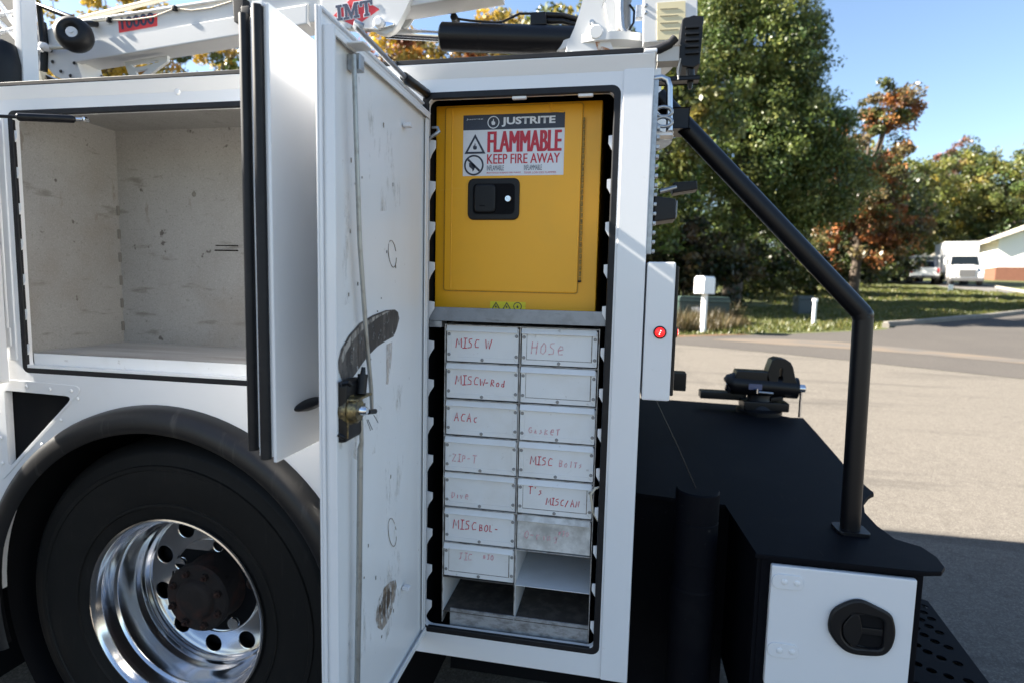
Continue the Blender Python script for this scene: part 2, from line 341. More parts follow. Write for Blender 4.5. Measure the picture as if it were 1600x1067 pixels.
# seam angle in the back corner with slots, small marks on the back wall
for k in range(6):
    z = 1.325+k*.082; box_o('corner_slot', (-1.7715, .361, z), (-1.7665, .3715, z+.034), mat('slot_shadow_metal', (.16, .15, .135), .7), truck, .002)
tube_o('scratch', [P(337, 384, 'y', .371), P(372, 384.5, 'y', .371)], .0018, DARK, truck, 6); tube_o('scratch', [P(336, 391.5, 'y', .371), P(372, 392, 'y', .371)], .0024, DARK, truck, 6)
bm = new(); add_lathe(bm, [(0, -.002), (.006, -.002), (.009, 0)], tuple(P(303, 304, 'y', .371)), (0, 1, 0), 12); obj('plug', bm, mat('plug_grey', (.16, .15, .13), .6), truck)
# shelf tracks (toothed sheet-metal strips)
def track(x, y, z0, z1, pitch, side, w_=.010, tooth=.016, m=WHITE):
    pts = [(x, z0)]; z = z0+.02
    while z+pitch*.62 < z1:
        pts += [(x+side*w_, z), (x+side*(w_+tooth*.35), z+.014), (x+side*(w_+tooth), z+.030), (x+side*(w_+tooth), z+.048), (x+side*w_, z+.050)]; z += pitch
    pts += [(x+side*w_, z1), (x, z1)]
    pts = [(pts[0][0]+side*w_, pts[0][1])] + pts[1:] + [(pts[0][0], pts[0][1])]
    return plate_y('shelf_track', [pts], y, y+.003, m, truck, bev=0)
track(-1.7625, .004, 1.243, 1.97, .1035, 1); track(OX0+.004, .006, .60, 1.955, .1005, 1, w_=.014); track(OX1-.004, .006, .60, 1.955, .1005, -1, w_=.008, tooth=.014)
# hook, lug and cable tucked at the tall opening
bm = new(); h = [P(664, 246, 'y', .0), P(667, 228, 'y', .0), P(672, 216, 'y', -.002), P(680, 211, 'y', -.002), P(686, 206, 'y', 0), P(684, 200, 'y', 0), P(675, 200, 'y', 0)]
add_tube(bm, h, [.002, .003, .004, .005, .005, .004, .003], 8); obj('hook', bm, STEEL, truck, 60)
tube_o('cable', [P(940, 760, 'y', .02), P(930, 762, 'y', 0), P(923, 772, 'y', 0), P(927, 800, 'y', .02), P(936, 815, 'y', .03)], .0032, HANDW, truck, 8)
for px, py in ((811, 151), (915, 147)):
    c = P(px, py, 'y', 0.003); box_o('catch', tuple(c+Vector((-.018, 0, -.006))), tuple(c+Vector((.018, .012, .004))), WHITE, truck, .003)
# galvanised shelf edge
box_o('shelf', (-.4945, .014, 1.424), (-.026, .40, 1.427), STEEL, truck, .001); box_o('shelf_lip', (-.4945, .012, 1.4235), (-.026, .0155, 1.459), mat('shelf_steel', (.27, .29, .32), .45, .6, noise=[(40, 4, .45, .65, .6, (.20, .21, .225)), ((8, 8, 60), 4, .62, .70, .6, (.10, .095, .09))]), truck, .0014)
box_o('shelf_bracket', (-.486, .016, 1.406), (-.452, .06, 1.4232), STEEL, truck, .002)

# ------------------------------------------------------------------ tall door, open at right angles
d3 = box_o('door', (-.505, -.503, .566), (-.5005, -.004, 1.963), WHITE, truck, .0015, label='tall door swung open, inner face with latch and rods showing')
def sub(name, lo, hi, m, bev=.0015): return box_o(name, lo, hi, m, d3, bev)
XF = -.475
PY0, PY1, PZ0, PZ1 = -.4965, -.014, .592, 1.934
sub('skin_lip', (-.5004, -.5025, .567), (-.4945, -.498, 1.962), WHITE, .001); sub('skin_lip', (-.5004, -.498, 1.958), (-.4945, -.006, 1.9625), WHITE, .001); sub('skin_lip', (-.5004, -.498, .5665), (-.4945, -.006, .571), WHITE, .001)
sub('inner_panel', (-.4895, PY0+.004, PZ0+.004), (-.487, PY1-.004, PZ1-.004), WHITE_IN, 0)
sub('door_flange', (-.5003, PY0, PZ0), (XF, PY0+.004, PZ1), WHITE); sub('door_flange', (XF-.0035, PY0+.004, PZ0+.012), (XF-.0005, PY0+.0075, PZ1-.012), WHITE, .001)
sub('door_flange', (-.5003, PY0+.004, PZ1-.004), (XF, PY1, PZ1), WHITE_IN); sub('door_flange', (XF-.0035, PY0+.004, PZ1-.0155), (XF-.0002, PY1-.004, PZ1-.004), WHITE_IN, .001)
sub('door_flange', (-.5003, PY0+.004, PZ0), (XF, PY1, PZ0+.004), WHITE_IN); sub('door_flange', (XF-.0035, PY0+.004, PZ0+.004), (XF-.0002, PY1-.004, PZ0+.0155), WHITE_IN, .001)
sub('door_flange', (-.5003, PY1-.004, PZ0+.004), (XF-.004, PY1, PZ1-.004), WHITE); sub('door_flange', (XF-.0075, PY1-.021, PZ0+.016), (XF-.0045, PY1-.004, PZ1-.016), WHITE_IN, .001)
tube_o('hinge', [(-.5035, -.002, .58), (-.5035, -.002, 1.95)], .0045, STEEL, d3)
XI = -.4865
# rods
def on3(px, py, off=.0): return P(px, py, 'x', XI+off)
up = [on3(553, 86, .018), on3(556, 200, .018), on3(562, 380, .016), on3(572, 520, .016), on3(580, 610, .016), on3(581, 640, .016)]
bm = new(); add_tube(bm, up, [.0042]*5+[.0034], 10); obj('latch_rod', bm, ZINC, d3, 60)
bm = new(); add_tube(bm, [on3(564, 655, .022), on3(565, 690, .022), on3(563, 700, .019), on3(561, 900, .016), on3(556, 1180, .016)], [.004, .004, .0056, .0056, .0056], 10); obj('latch_rod', bm, ZINC, d3, 60)
bm = new(); c = on3(556, 98, .012); add_box(bm, c+Vector((-.012, -.010, -.016)), c+Vector((.012, .010, .012)), .002); obj('rod_guide', bm, STEEL, d3)
bm = new(); c = on3(560, 68, .03); add_box(bm, c+Vector((-.028, -.006, -.002)), c+Vector((.012, .030, .002)), .002); obj('rod_guide', bm, WHITE_IN, d3)
# latch body
def lat(px, py, off=0): return P(px, py, 'x', XI+off)
a = lat(521, 600); b = lat(545, 676)
bm = new(); add_box(bm, (XI-.001, a.y-.004, b.z-.004), (XI+.024, b.y+.016, a.z+.004), .010, 3); obj('latch_case', bm, BLACKP, d3)
bm = new(); c = lat(553, 640, .028); add_lathe(bm, [(0, .012), (.018, .012), (.023, .007), (.023, -.004), (.027, -.004), (.027, -.028)], c, (1, 0, 0), 22); obj('latch_rotor', bm, BRASS, d3)
bm = new(); c = lat(556, 640, .032); add_lathe(bm, [(0, .022), (.006, .022), (.009, .016), (.009, .004)], c, (1, 0, 0), 14); obj('latch_nut', bm, CHROME, d3)
bm = new(); c = lat(562, 619, .03); add_box(bm, c+Vector((-.03, -.036, -.003)), c+Vector((.010, .032, .002)), .002); obj('latch_arm', bm, BRASS, d3)
bm = new(); add_box(bm, lat(541, 685, .022)+Vector((0, 0, 0)), lat(545, 625, .026), .001); obj('latch_bracket', bm, BRASS, d3)
bm = new(); c0 = lat(564, 615, .03); c1 = lat(567, 584, .03); add_cyl(bm, c0, c1, .0095, .0095, 14); add_cyl(bm, c1, lat(568, 573, .03), .005, .0035, 10); obj('latch_plunger', bm, BLACKP, d3)
bm = new()
for q in ([lat(575, 655, .034), lat(582, 671, .04)], [lat(573, 655, .034), lat(579, 672, .04)], [lat(584, 648, .03), lat(591, 660, .036)]): add_tube(bm, q, .0007, 5)
add_cyl(bm, lat(575, 643, .03), lat(586, 642, .03), .005, .005, 10); obj('cotter_pin', bm, BLACKM, d3)
bm = new(); add_tube(bm, [lat(533, 599, .02), lat(543, 597, .028), lat(548, 601, .03)], .004, 8); obj('latch_bolt', bm, BLACKM, d3)
tube_o('latch_bolt', [lat(528, 678, .02), lat(538, 683, .03)], .004, BLACKM, d3, 8)
# scuffs worn into the paint of the inner face (thin film on the panel)
def film(name, pts_px, m, off=.0004):
    bm = new(); vs_ = [bm.verts.new(P(px, py, 'x', XI+off)) for px, py in pts_px]; bm.faces.new(vs_); return obj(name, bm, m, d3, smooth=0)
SCUFF = mat('scuff', (.055, .048, .043), .7, noise=[((40, 40, 8), 5, .46, .68, .8, (.22, .195, .17)), (90, 3, .5, .7, .4, (.035, .03, .027))], alpha=((70, 70, 40), .30, .44))
ban = [(530, 582), (528, 566), (533, 545), (545, 524), (562, 505), (582, 493), (603, 485), (617, 484), (622, 488), (624, 498), (620, 514), (615, 526), (604, 532), (590, 541), (576, 555), (566, 568), (558, 580), (551, 590), (543, 598), (535, 595)]
film('scuff_mark', ban, SCUFF)
edge = [(533, 560), (537, 545), (548, 525), (565, 507), (585, 495), (604, 487), (610, 486), (590, 497), (570, 512), (553, 530), (541, 550), (535, 568)]
film('scuff_mark', edge, mat('scuff_pale', (.40, .365, .32), .7, noise=[((60, 60, 12), 4, .45, .6, .8, (.16, .14, .12))], alpha=((90, 90, 20), .36, .5)), .0007)
STAIN = mat('brown_stain', (.20, .14, .09), .7, noise=[(60, 5, .4, .65, .8, (.50, .44, .38))], alpha=((80, 80, 22), .40, .56))
film('scuff_mark', [(588, 955), (592, 935), (600, 918), (610, 908), (618, 905), (620, 915), (617, 935), (612, 955), (605, 972), (597, 984), (590, 980), (587, 968)], STAIN)
film('scuff_mark', [(592, 950), (598, 932), (607, 920), (612, 925), (608, 945), (601, 962), (595, 968)], mat('dark_stain', (.11, .075, .05), .7, alpha=((90, 90, 18), .45, .6)), .0007)
film('scuff_mark', [(604, 538), (613, 534), (612, 560), (607, 600), (603, 600)], mat('run_stain', (.55, .47, .41), .6, noise=[(50, 3, .4, .7, .8, (.70, .66, .63))], alpha=((60, 60, 10), .4, .6)))
SMUDGE = mat('smudge', (.56, .51, .45), .6, alpha=((26, 26, 7), .55, .86))
for q in ([(528, 560), (560, 600), (600, 640), (600, 700), (560, 720), (530, 700)], [(560, 120), (625, 190), (625, 330), (590, 330), (570, 250)], [(600, 600), (630, 600), (630, 900), (605, 900)], [(535, 900), (600, 880), (628, 930), (600, 1010), (540, 1040)], [(535, 250), (552, 250), (552, 470), (535, 480)]):
    film('smudge', q, SMUDGE, .0003)
for cx, cy, rx, rz_ in ((613, 397, 6, 21), (613, 831, 6, 22)):
    pts = [P(cx+rx*cos(t)+2*sin(t), cy+rz_*sin(t), 'x', XI+.0005) for t in np.linspace(.3, 2*pi-.2, 26)]
    tube_o('ring_mark', pts, .0009, STAIN, d3, 5)
bm = new()
for k in range(26):
    px = random.uniform(535, 630); py = random.uniform(150, 1000); c = P(px, py, 'x', XI); add_box(bm, c+Vector((0, -random.uniform(.001, .0025), -random.uniform(.001, .006))), c+Vector((.0006, random.uniform(.001, .002), random.uniform(.001, .005))), 0)
obj('paint_chips', bm, GRIME, d3, kind='stuff')
for px, py in ((636, 196), (634, 918)):
    c = P(px, py, 'x', XI+.01); bm = new(); add_box(bm, c+Vector((-.008, -.006, -.005)), c+Vector((.010, .010, .005)), .003); obj('bumper_pad', bm, PRINT_W, d3)
# hold-open strut along the top of the door
s0 = Vector((-.488, -.395, 1.972)); s1 = Vector((-.490, -.135, 1.972)); s2 = Vector((-.492, .0, 1.985))
tube_o('stay_rod', [(-.470, -.40, 1.970), (-.480, -.405, 1.976), (-.488, -.392, 1.975), s1], .0055, STEEL, d3, 10)
tube_o('stay_sleeve', [s1+Vector((0, -.018, 0)), s1, s2], [.010, .0115, .0115], BLACKM, d3, 14)

# ------------------------------------------------------------------ right leaf of the wide opening, open
K2 = .9248
def k2(x, y, z): return (x*K2, (y+1.391)*K2-1.391, 1.516+(z-1.516)*K2)
Z0, Z1 = 1.169, 2.010; H0 = -.006
def b2(name, lo, hi, m, par, bev=.002, hinge=True, **k):
    lo = list(k2(*lo)); hi = list(k2(*hi))
    if hinge: hi[1] = H0
    return box_o(name, lo, hi, m, par, bev, **k)
d2 = b2('door', (-.6445, -.4275, Z0), (-.637, 0, Z1), WHITE, truck, .002, label='door leaf with double rubber edge seal swung open')
b2('edge_step', (-.677, -.4235, Z0+.009), (-.6447, 0, Z1-.004), WHITE, d2); b2('edge_step', (-.7055, -.4125, Z0+.022), (-.6772, 0, Z1-.012), WHITE, d2)
def vseal(x, y, z0, z1, r):
    bm = new(); add_tube(bm, [k2(x, y, z0), k2(x, y, z1)], r*K2, 16); return obj('edge_seal', bm, SEAL, d2, 60)
vseal(-.660, -.4265, Z0+.006, Z1-.004, .0105); vseal(-.6945, -.4155, Z0+.018, Z1-.012, .0100)
b2('seal_clip', (-.668, -.430, Z1-.006), (-.648, -.415, Z1+.003), PRINT_W, d2, .001, False); b2('seal_clip', (-.700, -.418, Z1-.014), (-.682, -.400, Z1+.002), BLACKP, d2, .002, False)
tube_o('hinge', [(-.592, -.003, 1.23), (-.592, -.003, 1.95)], .0045, STEEL, d2)
xs_ = -.637*K2; c = P(476, 633, 'x', xs_+.01); bm = new(); add_lathe(bm, [(0, .018), (.030, .017), (.045, .010), (.050, 0)], (xs_, c.y+.03, c.z-.004), (1, 0, 0), 24)
for v in bm.verts: v.co.z = (c.z-.004) + (v.co.z-(c.z-.004))*.22
obj('handle', bm, BLACKP, d2, 60)
# left leaf of the wide opening and the forward door (stand beyond the picture's edge, they shade the side)
Z0, Z1 = 1.195, 1.973
d1 = box_o('door', (-1.812, -.62, Z0), (-1.804, -.006, Z1), WHITE, truck, .002, label='forward leaf of the wide opening swung open')
box_o('edge_step', (-1.803, -.61, Z0+.012), (-1.775, -.03, Z1-.012), WHITE, d1, .002)
tube_o('hinge', [(-1.800, -.004, 1.30), (-1.800, -.004, 1.97)], .006, WHITE, d1)
box_o('door', (-3.205, -.52, .566), (-3.170, -.006, 1.963), WHITE, truck, .002)
g0 = P(134, 187.5, 'y', -.010); gdir = (P(-30, 181, 'y', -.16)-g0).normalized()
tube_o('gas_strut', [g0+gdir*.022, g0+gdir*.028, g0+gdir*.145, g0+gdir*.15], [.0045, .0105, .0105, .006], BLACKM, truck, 16)
tube_o('strut_rod', [g0+gdir*.14, g0+gdir*.40], .0045, BLACKM, truck); tube_o('strut_end', [g0-gdir*.006, g0+gdir*.022], .005, CHROME, truck)
bm = new(); add_lathe(bm, [(0, .01), (.006, .008), (.0075, 0), (.006, -.008), (0, -.01)], g0, (0, 1, 0), 12); obj('strut_ball', bm, CHROME, truck)
bm = new(); c = P(12, 515, 'y', -.006); add_box(bm, c+Vector((-.012, -.004, -.05)), c+Vector((.012, .008, .006)), .004); obj('hinge_clip', bm, WHITE, truck)

# ------------------------------------------------------------------ wheel arch flare
pr = [(.634, .0015), (.632, -.022), (.622, -.046), (.604, -.056), (.582, -.058), (.566, -.054), (.560, -.046), (.572, -.040), (.60, -.036), (.612, -.02), (.614, .0015)]
bm = new(); rings = []
for t in np.linspace(radians(196), radians(-16), 60):
    rings.append([bm.verts.new((AC[0]+r*cos(t), y, AC[1]+r*sin(t))) for r, y in pr])
for A, B in zip(rings, rings[1:]):
    for j in range(len(pr)): bm.faces.new((A[j], A[(j+1) % len(pr)], B[(j+1) % len(pr)], B[j]))
bm.faces.new(rings[0]); bm.faces.new(rings[-1][::-1]); obj('fender_flare', bm, FLARE, truck, 50)
bm = new(); rings = []
for t in np.linspace(radians(222), radians(-30), 44): rings.append([bm.verts.new((AC[0]+.622*cos(t), y, AC[1]+.622*sin(t))) for y in (.022, .70)])
for A, B in zip(rings, rings[1:]): bm.faces.new((A[0], A[1], B[1], B[0]))
obj('wheel_well', bm, DARK, truck, 60)
box_o('wheel_well', (-2.0, .70, .12), (-.55, .72, 1.3), DARK, truck, 0)
box_o('under_flap_block', (-.60, .06, .14), (-.585, .68, .60), DARK, truck, .002)  # unseen flaps added to block light leaking under the deck
box_o('under_flap_block', (-2.06, .06, .14), (-2.045, .68, .60), DARK, truck, .002)
# unseen block added under the side box so that the ground beneath stays dark
box_o('side_skirt_block', (-2.95, -.01, .16), (-2.12, .60, .515), BLACKM, truck, .05)
box_o('chassis', (-3.6, .75, .45), (.05, 1.70, .95), BLACKM, truck, .01)
box_o('deck', (-3.3, .48, 1.02), (.05, 1.95, 1.06), BLACKC, truck, .004)
box_o('side_box', (-3.3, 1.92, .52), (.05, 2.46, 2.055), WHITE, truck, .006)
box_o('rear_wall', (.02, .4715, .58), (.05, .50, 2.04), BLACKC, truck, 0)
box_o('side_box_back', (-3.3, .50, 1.06), (.018, .52, 2.04), WHITE, truck, 0)
box_o('side_box_top', (-3.3, .012, 2.036), (.05, .52, 2.0495), BLACKC, truck, 0)
box_o('side_box_top', (-3.3, 1.92, 2.0555), (.05, 2.46, 2.062), BLACKC, truck, 0)  # unseen tops made black to cut light bounced up to the boom
# ------------------------------------------------------------------ wheel
wh = bpy.data.objects.new('wheel', None); COL.objects.link(wh); wh.parent = truck; WL['wheel'] = WL[truck.name]; wh.location = -WL[truck.name]
WO = (WC[0], 0, WC[1]); AX = (0, 1, 0)
def wl(name, prof, m, seg=96): 
    bm = new(); add_lathe(bm, prof, WO, AX, seg); return obj(name, bm, m, wh, 40, local=True)
tp = [(.288, .055), (.300, .045), (.315, .040), (.336, .0335), (.338, .029), (.345, .029), (.347, .0325), (.380, .026), (.420, .024), (.440, .0255), (.442, .0225), (.453, .0225), (.455, .028), (.478, .034), (.482, .033), (.490, .036), (.503, .047), (.512, .062), (.516, .075),
      (.5165, .105), (.506, .106), (.506, .116), (.5175, .117), (.5185, .155), (.507, .156), (.507, .166), (.5185, .167), (.5175, .205), (.506, .206), (.506, .216), (.5165, .217), (.512, .26), (.49, .285), (.44, .295), (.30, .285)]
tp = [(r+(r-.288)*.10, h+.004) for r, h in tp]
wl('tyre', tp, TYRE, 120)
wl('rim', [(.290, .075), (.301, .046), (.3045, .041), (.303, .036), (.298, .035), (.293, .039), (.289, .048), (.2845, .058), (.281, .062), (.279, .085), (.2785, .100), (.273, .106), (.2705, .112), (.2695, .150), (.269, .168), (.2665, .178), (.2625, .186), (.2605, .192), (.2605, .202), (.2585, .208), (.2535, .213), (.2505, .220), (.249, .228)], ALU, 128)
circ = lambda cx, cz, r, n=24: [(cx+r*cos(2*pi*k/n), cz+r*sin(2*pi*k/n)) for k in range(n)]
hh = [circ(.213*cos(a), .213*sin(a), .030) for a in [radians(18+36*k) for k in range(10)]]
me = plate_mesh('disc', [circ(0, 0, .2585, 72)]+hh+[circ(0, 0, .10, 40)], .012, .003); me.transform(Matrix.Translation((WC[0], .231, WC[1])) @ RX @ Matrix.Rotation(radians(-5), 4, 'Z')); obj('disc', me, ALU, wh, local=True)
hh2 = [circ(.143*cos(a), .143*sin(a), .017) for a in [radians(72*k+10) for k in range(5)]]
me = plate_mesh('disc', [circ(0, 0, .165, 60)]+hh2+[circ(0, 0, .085, 40)], .010, .003); me.transform(Matrix.Translation((WC[0], .218, WC[1])) @ RX); obj('disc_ring', me, ALU, wh, local=True)
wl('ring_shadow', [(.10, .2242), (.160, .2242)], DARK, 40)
wl('brake_drum', [(0, .262), (.22, .262), (.25, .27)], DARK, 40)
wl('hub', [(.112, .25), (.110, .215), (.106, .206), (.104, .165), (.111, .160), (.112, .138), (.106, .131), (.068, .129), (.062, .118), (.056, .112), (.040, .109), (0, .108)], HUB, 48)
bm = new(); add_lathe(bm, [(0, -.020), (.006, -.020), (.007, -.012), (.012, -.012), (.0125, .002)], (0, 0, 0), (0, 1, 0), 6); b0 = obj('hub_bolt', bm, HUB, wh, local=True)
for k in range(8):
    a = radians(20+45*k); c = b0 if k == 0 else b0.copy()
    if k: COL.objects.link(c)
    c.location = (WC[0]+.088*cos(a), .131, WC[1]+.088*sin(a))
# a second tyre of the dual pair
wl('tyre', [(.30, .34), (.44, .33), (.52, .345), (.539, .38), (.539, .53), (.51, .56), (.3, .56)], TYRE, 60)

# ------------------------------------------------------------------ rear work bumper, rail, lamps (parts of the truck)
bench = [(.338, -.010), (.655, -.014), (.700, -.013), (.735, -.004), (.754, .022), (.764, .075), (.755, .130), (.728, .142), (.706, .160), (.700, .24), (.703, .335), (.735, .42), (.772, .487), (.800, .512),
         (.806, .530), (.800, .56), (.812, .75), (.832, .90), (.880, 1.30), (.917, 1.617), (.86, 1.60), (.805, 1.64), (.787, 1.76), (.70, 1.86), (.34, 1.89), (.060, 1.90), (.060, .33), (.325, .30)]
bm = new(); add_prism(bm, [(x, y, .900) for x, y in bench], (0, 0, -.012), .003); obj('bench_top', bm, BLACKC, truck)
box_o('bumper_box', (.345, .004, .40), (.705, 1.86, .887), BLACKC, truck, .004)
box_o('bumper_side', (.355, .0006, .56), (.700, .004, .884), BLACKC, truck, .001)
box_o('bumper_wall', (.062, .34, .16), (.345, 1.86, .887), BLACKC, truck, .003)
box_o('underbody_block', (-.56, .50, .12), (.06, 1.8, .58), DARK, truck, 0)  # dark block added to keep light from leaking in beneath the deck
dw = box_o('bumper_door', (.3745, -.016, .580), (.683, .0, .8785), WHITE, truck, .004, label='square white bumper door with black paddle latch')
for z in (.842, .672):
    me = plate_mesh('hs', [rrect(.3765, .4455, z-.018, z+.018, .016)], .003, .001); me.transform(Matrix.Translation((0, -.0178, 0)) @ RX); obj('hinge_strap', me, WHITE, dw)
    for x in (.403, .431):
        bm = new(); add_lathe(bm, [(0, -.0025), (.0035, -.003), (.0065, -.0018), (.0075, 0)], (x, -.0192, z), (0, 1, 0), 14); obj('rivet', bm, WHITE, dw)
LX, LZ = .572, .752
def shape(sx, sz, n=44):
    pts = []
    base = [(-.068, .018), (-.060, .040), (-.032, .062), (-.004, .070), (.030, .058), (.058, .044), (.068, .024), (.072, -.004), (.066, -.036), (.050, -.056), (.020, -.062), (-.016, -.062), (-.040, -.050), (-.062, -.024), (-.069, -.004)]
    q = []; nb = len(base)
    for i in range(nb):
        p0, p1, p2, p3 = [np.array(base[(i+k) % nb]) for k in (-1, 0, 1, 2)]
        for t in (0, .25, .5, .75): q.append(tuple(.5*(2*p1+(p2-p0)*t+(2*p0-5*p1+4*p2-p3)*t*t+(3*p1-p0-3*p2+p3)*t**3)))
    return [(LX+x*sx, LZ+z*sz) for x, z in q]
me = plate_mesh('lb', [shape(1, 1), rpoly([(LX-.042, LZ+.006), (LX-.020, LZ+.038), (LX+.046, LZ+.030), (LX+.048, LZ-.042), (LX-.016, LZ-.046), (LX-.038, LZ-.026)], .014)], .012, .005); me.transform(Matrix.Translation((0, -.0215, 0)) @ RX); obj('latch_bezel', me, BLACKP, dw)
me = plate_mesh('lb', [rpoly([(LX-.045, LZ+.006), (LX-.022, LZ+.040), (LX+.05, LZ+.032), (LX+.052, LZ-.045), (LX-.018, LZ-.048), (LX-.041, LZ-.028)], .012)], .002); me.transform(Matrix.Translation((0, -.017, 0)) @ RX); obj('latch_pocket', me, DARK, dw)
me = plate_mesh('lb', [rpoly([(LX-.040, LZ+.004), (LX-.022, LZ+.034), (LX-.006, LZ+.036), (LX+.004, LZ-.006), (LX-.006, LZ-.043), (LX-.020, LZ-.042), (LX-.036, LZ-.022)], .010)], .008, .002); me.transform(Matrix.Translation((0, -.0225, 0)) @ RX); obj('paddle', me, BLACKP, dw)
box_o('paddle_rib', (LX, -.023, LZ-.012), (LX+.047, -.018, LZ+.004), BLACKP, dw, .002)
# perforated step behind the bumper
st = [P(1424, 930, 'z', .55), P(1450, 938, 'z', .55), P(1560, 1085, 'z', .55), P(1380, 1140, 'z', .55)]
q0, q1, q2, q3 = [Vector((p.x, p.y)) for p in st]
hol = []
for i in range(6):
    for j in range(5):
        u = (i+.55+(.5 if j % 2 else 0))/6.4; v = (j+.6)/5.2
        a = q1.lerp(q2, u)-Vector((.02, 0)); b = q0.lerp(q3, u); c = a.lerp(b, v*.98)
        ins = lambda p_: all((B_.x-A_.x)*(p_.y-A_.y)-(B_.y-A_.y)*(p_.x-A_.x) < -.014*(B_-A_).length for A_, B_ in ((q0, q1), (q1, q2), (q2, q3), (q3, q0)))
        if ins(c): hol.append(circ(c.x, c.y, .0115, 14))
me = plate_mesh('sp', [[tuple(q) for q in (q0, q3, q2, q1)]]+hol, .005, .001); me.transform(Matrix.Translation((0, 0, .5475))); obj('step', me, BLACKC, truck)
bm = new(); add_prism(bm, [(q.x-.01, q.y, .535) for q in (q0, q3, q2, q1)], (0, 0, -.03)); obj('step_hole_backing', bm, DARK, truck)  # dark block added beneath so the step's holes read as shade
box_o('step_bracket', (.69, .10, .50), (.80, .50, .535), BLACKM, truck, .004)
# outrigger leg: stout black tube
bm = new(); c = P(1091, 768, 'y', .115)
add_lathe(bm, [(0, 1.0), (.052, 1.0), (.0555, .996), (.0555, .925), (.0545, .924), (.0545, .918), (.0555, .917), (.0555, .82), (.0565, .817), (.0565, .812), (.0555, .81), (.0555, .745), (.059, .74), (.059, .735), (.058, .73), (.058, .14), (.075, .13), (.09, .06), (.09, GZ0+.03), (0, GZ0+.03)], (c.x, .125, 0), (0, 0, 1), 40); obj('outrigger_leg', bm, BLACKC, truck, 40)
tube_o('cable', [P(1025, 625, 'y', .06), P(1058, 695, 'y', .09), P(1087, 762, 'y', .12)], .0012, BLACKM, truck, 6)
# grab rail
r0 = Vector((.612, .182, .9)); r1 = P(1349, 492, 'y', .18); r2 = P(1060, 186, 'y', .18)
dirv = (r2-r1).normalized()
bm = new(); add_tube(bm, [r0, r1-Vector((0, 0, .008))], .0235, 20); n1 = (dirv+Vector((0, 0, 1))).normalized()
add_tube(bm, [r1-Vector((0, 0, .010)), r1+dirv*.010], .0235, 20); add_tube(bm, [r1+dirv*.004, r2+dirv*.08], .0235, 20)
add_lathe(bm, [(0, .0235), (.0120, .0203), (.0203, .012), (.0235, 0), (.0203, -.012), (.0120, -.0203), (0, -.0235)], r1, (0, 1, 0), 20)
obj('grab_rail', bm, BLACKM, truck, 50)
plate = rrect(.575, .652, .150, .218, .012); bm = new(); add_prism(bm, [(x, y, .909) for x, y in plate], (0, 0, -.009), .002); obj('rail_foot', bm, BLACKM, truck)
# rear corner: post with side marker lamps
box_o('lamp_post', (.0585, -.004, 1.251), (.1245, .10, 1.581), WHITE, truck, .005)
box_o('lamp_post_edge', (.1245, .012, 1.262), (.1335, .095, 1.572), BLACKM, truck, .003)
def marker(c, ax, r):
    bm = new(); add_lathe(bm, [(r*1.28, 0), (r*1.28, .003), (r*1.02, .006), (r, .004)], c, ax, 24); g_ = obj('lamp_grommet', bm, SEAL, truck)
    bm = new(); add_lathe(bm, [(r, .002), (r*.9, .006), (r*.5, .0085), (0, .009)], c, ax, 20); l_ = obj('marker_lamp', bm, REDLENS, truck)
    a = Vector(ax).normalized(); u, v = frame_of(a)
    for k in (-1, 0, 1):
        bm = new(); cc = Vector(c)+a*.0088+v*(.0042*k)+u*(.0015*k); add_lathe(bm, [(.0016, -.001), (.0012, .0008), (0, .0012)], cc, ax, 8); obj('led', bm, REDHOT, l_)
mc = P(1031, 519.5, 'y', -.004); marker(mc, (0, -1, 0), .0118)
marker(Vector((.1335, .055, 1.413)), (1, 0, 0), .0118)
# rear face trimmings above the post
box_o('rear_strip', (XR+.0005, .015, 1.60), (XR+.012, .035, 2.0), STEEL, truck, .001)
bm = new(); c = Vector((XR, .02, 1.86))
for k in range(14): add_box(bm, (XR+.012, .014, 1.602+k*.022), (XR+.020, .036, 1.611+k*.022), .002)
obj('hinge_knuckles', bm, STEEL, truck, kind='stuff')
bm = new(); add_prism(bm, [P(1022, 306, 'y', .02), P(1056, 311, 'y', .02), P(1056, 342, 'y', .02), P(1022, 347, 'y', .02)], (0, .09, 0), .004); obj('work_lamp', bm, BLACKP, truck)
me_ = P(1057, 326, 'y', .02); box_o('lamp_lens', (me_.x-.001, .03, me_.z-.02), (me_.x+.003, .10, me_.z+.02), AMBERG, truck, .002)
bm = new(); add_prism(bm, [P(1050, 293, 'y', .22), P(1053, 285, 'y', .22), P(1089, 283, 'y', .22), P(1090, 296, 'y', .22), P(1052, 302, 'y', .22)], (0, .06, 0), .003); obj('mud_bracket', bm, BLACKP, truck)
tube_o('bracket_arm', [P(1030, 300, 'y', .2), P(1056, 293, 'y', .22)], .006, STEEL, truck)
hy = .045
tube_o('grab_handle', [P(1022, 124, 'y', hy), P(1034, 122, 'y', hy), P(1043, 126, 'y', hy), P(1046, 136, 'y', hy), P(1046, 205, 'y', hy)], .0075, mat('brushed_aluminium', (.60, .60, .60), .3, 1.), truck, 14)
box_o('handle_foot', tuple(P(1022, 218, 'y', hy+.02)), tuple(P(1051, 207, 'y', hy-.012)), WHITE, truck, .003)
for py in (175, 191):
    bm = new(); pts = [P(1037+13*cos(t), py+7.5*sin(t), 'y', hy-.012) for t in np.linspace(0, 2*pi, 25)]; add_tube(bm, pts, .0042, 8); obj('latch_ring', bm, STEEL, truck, 60)
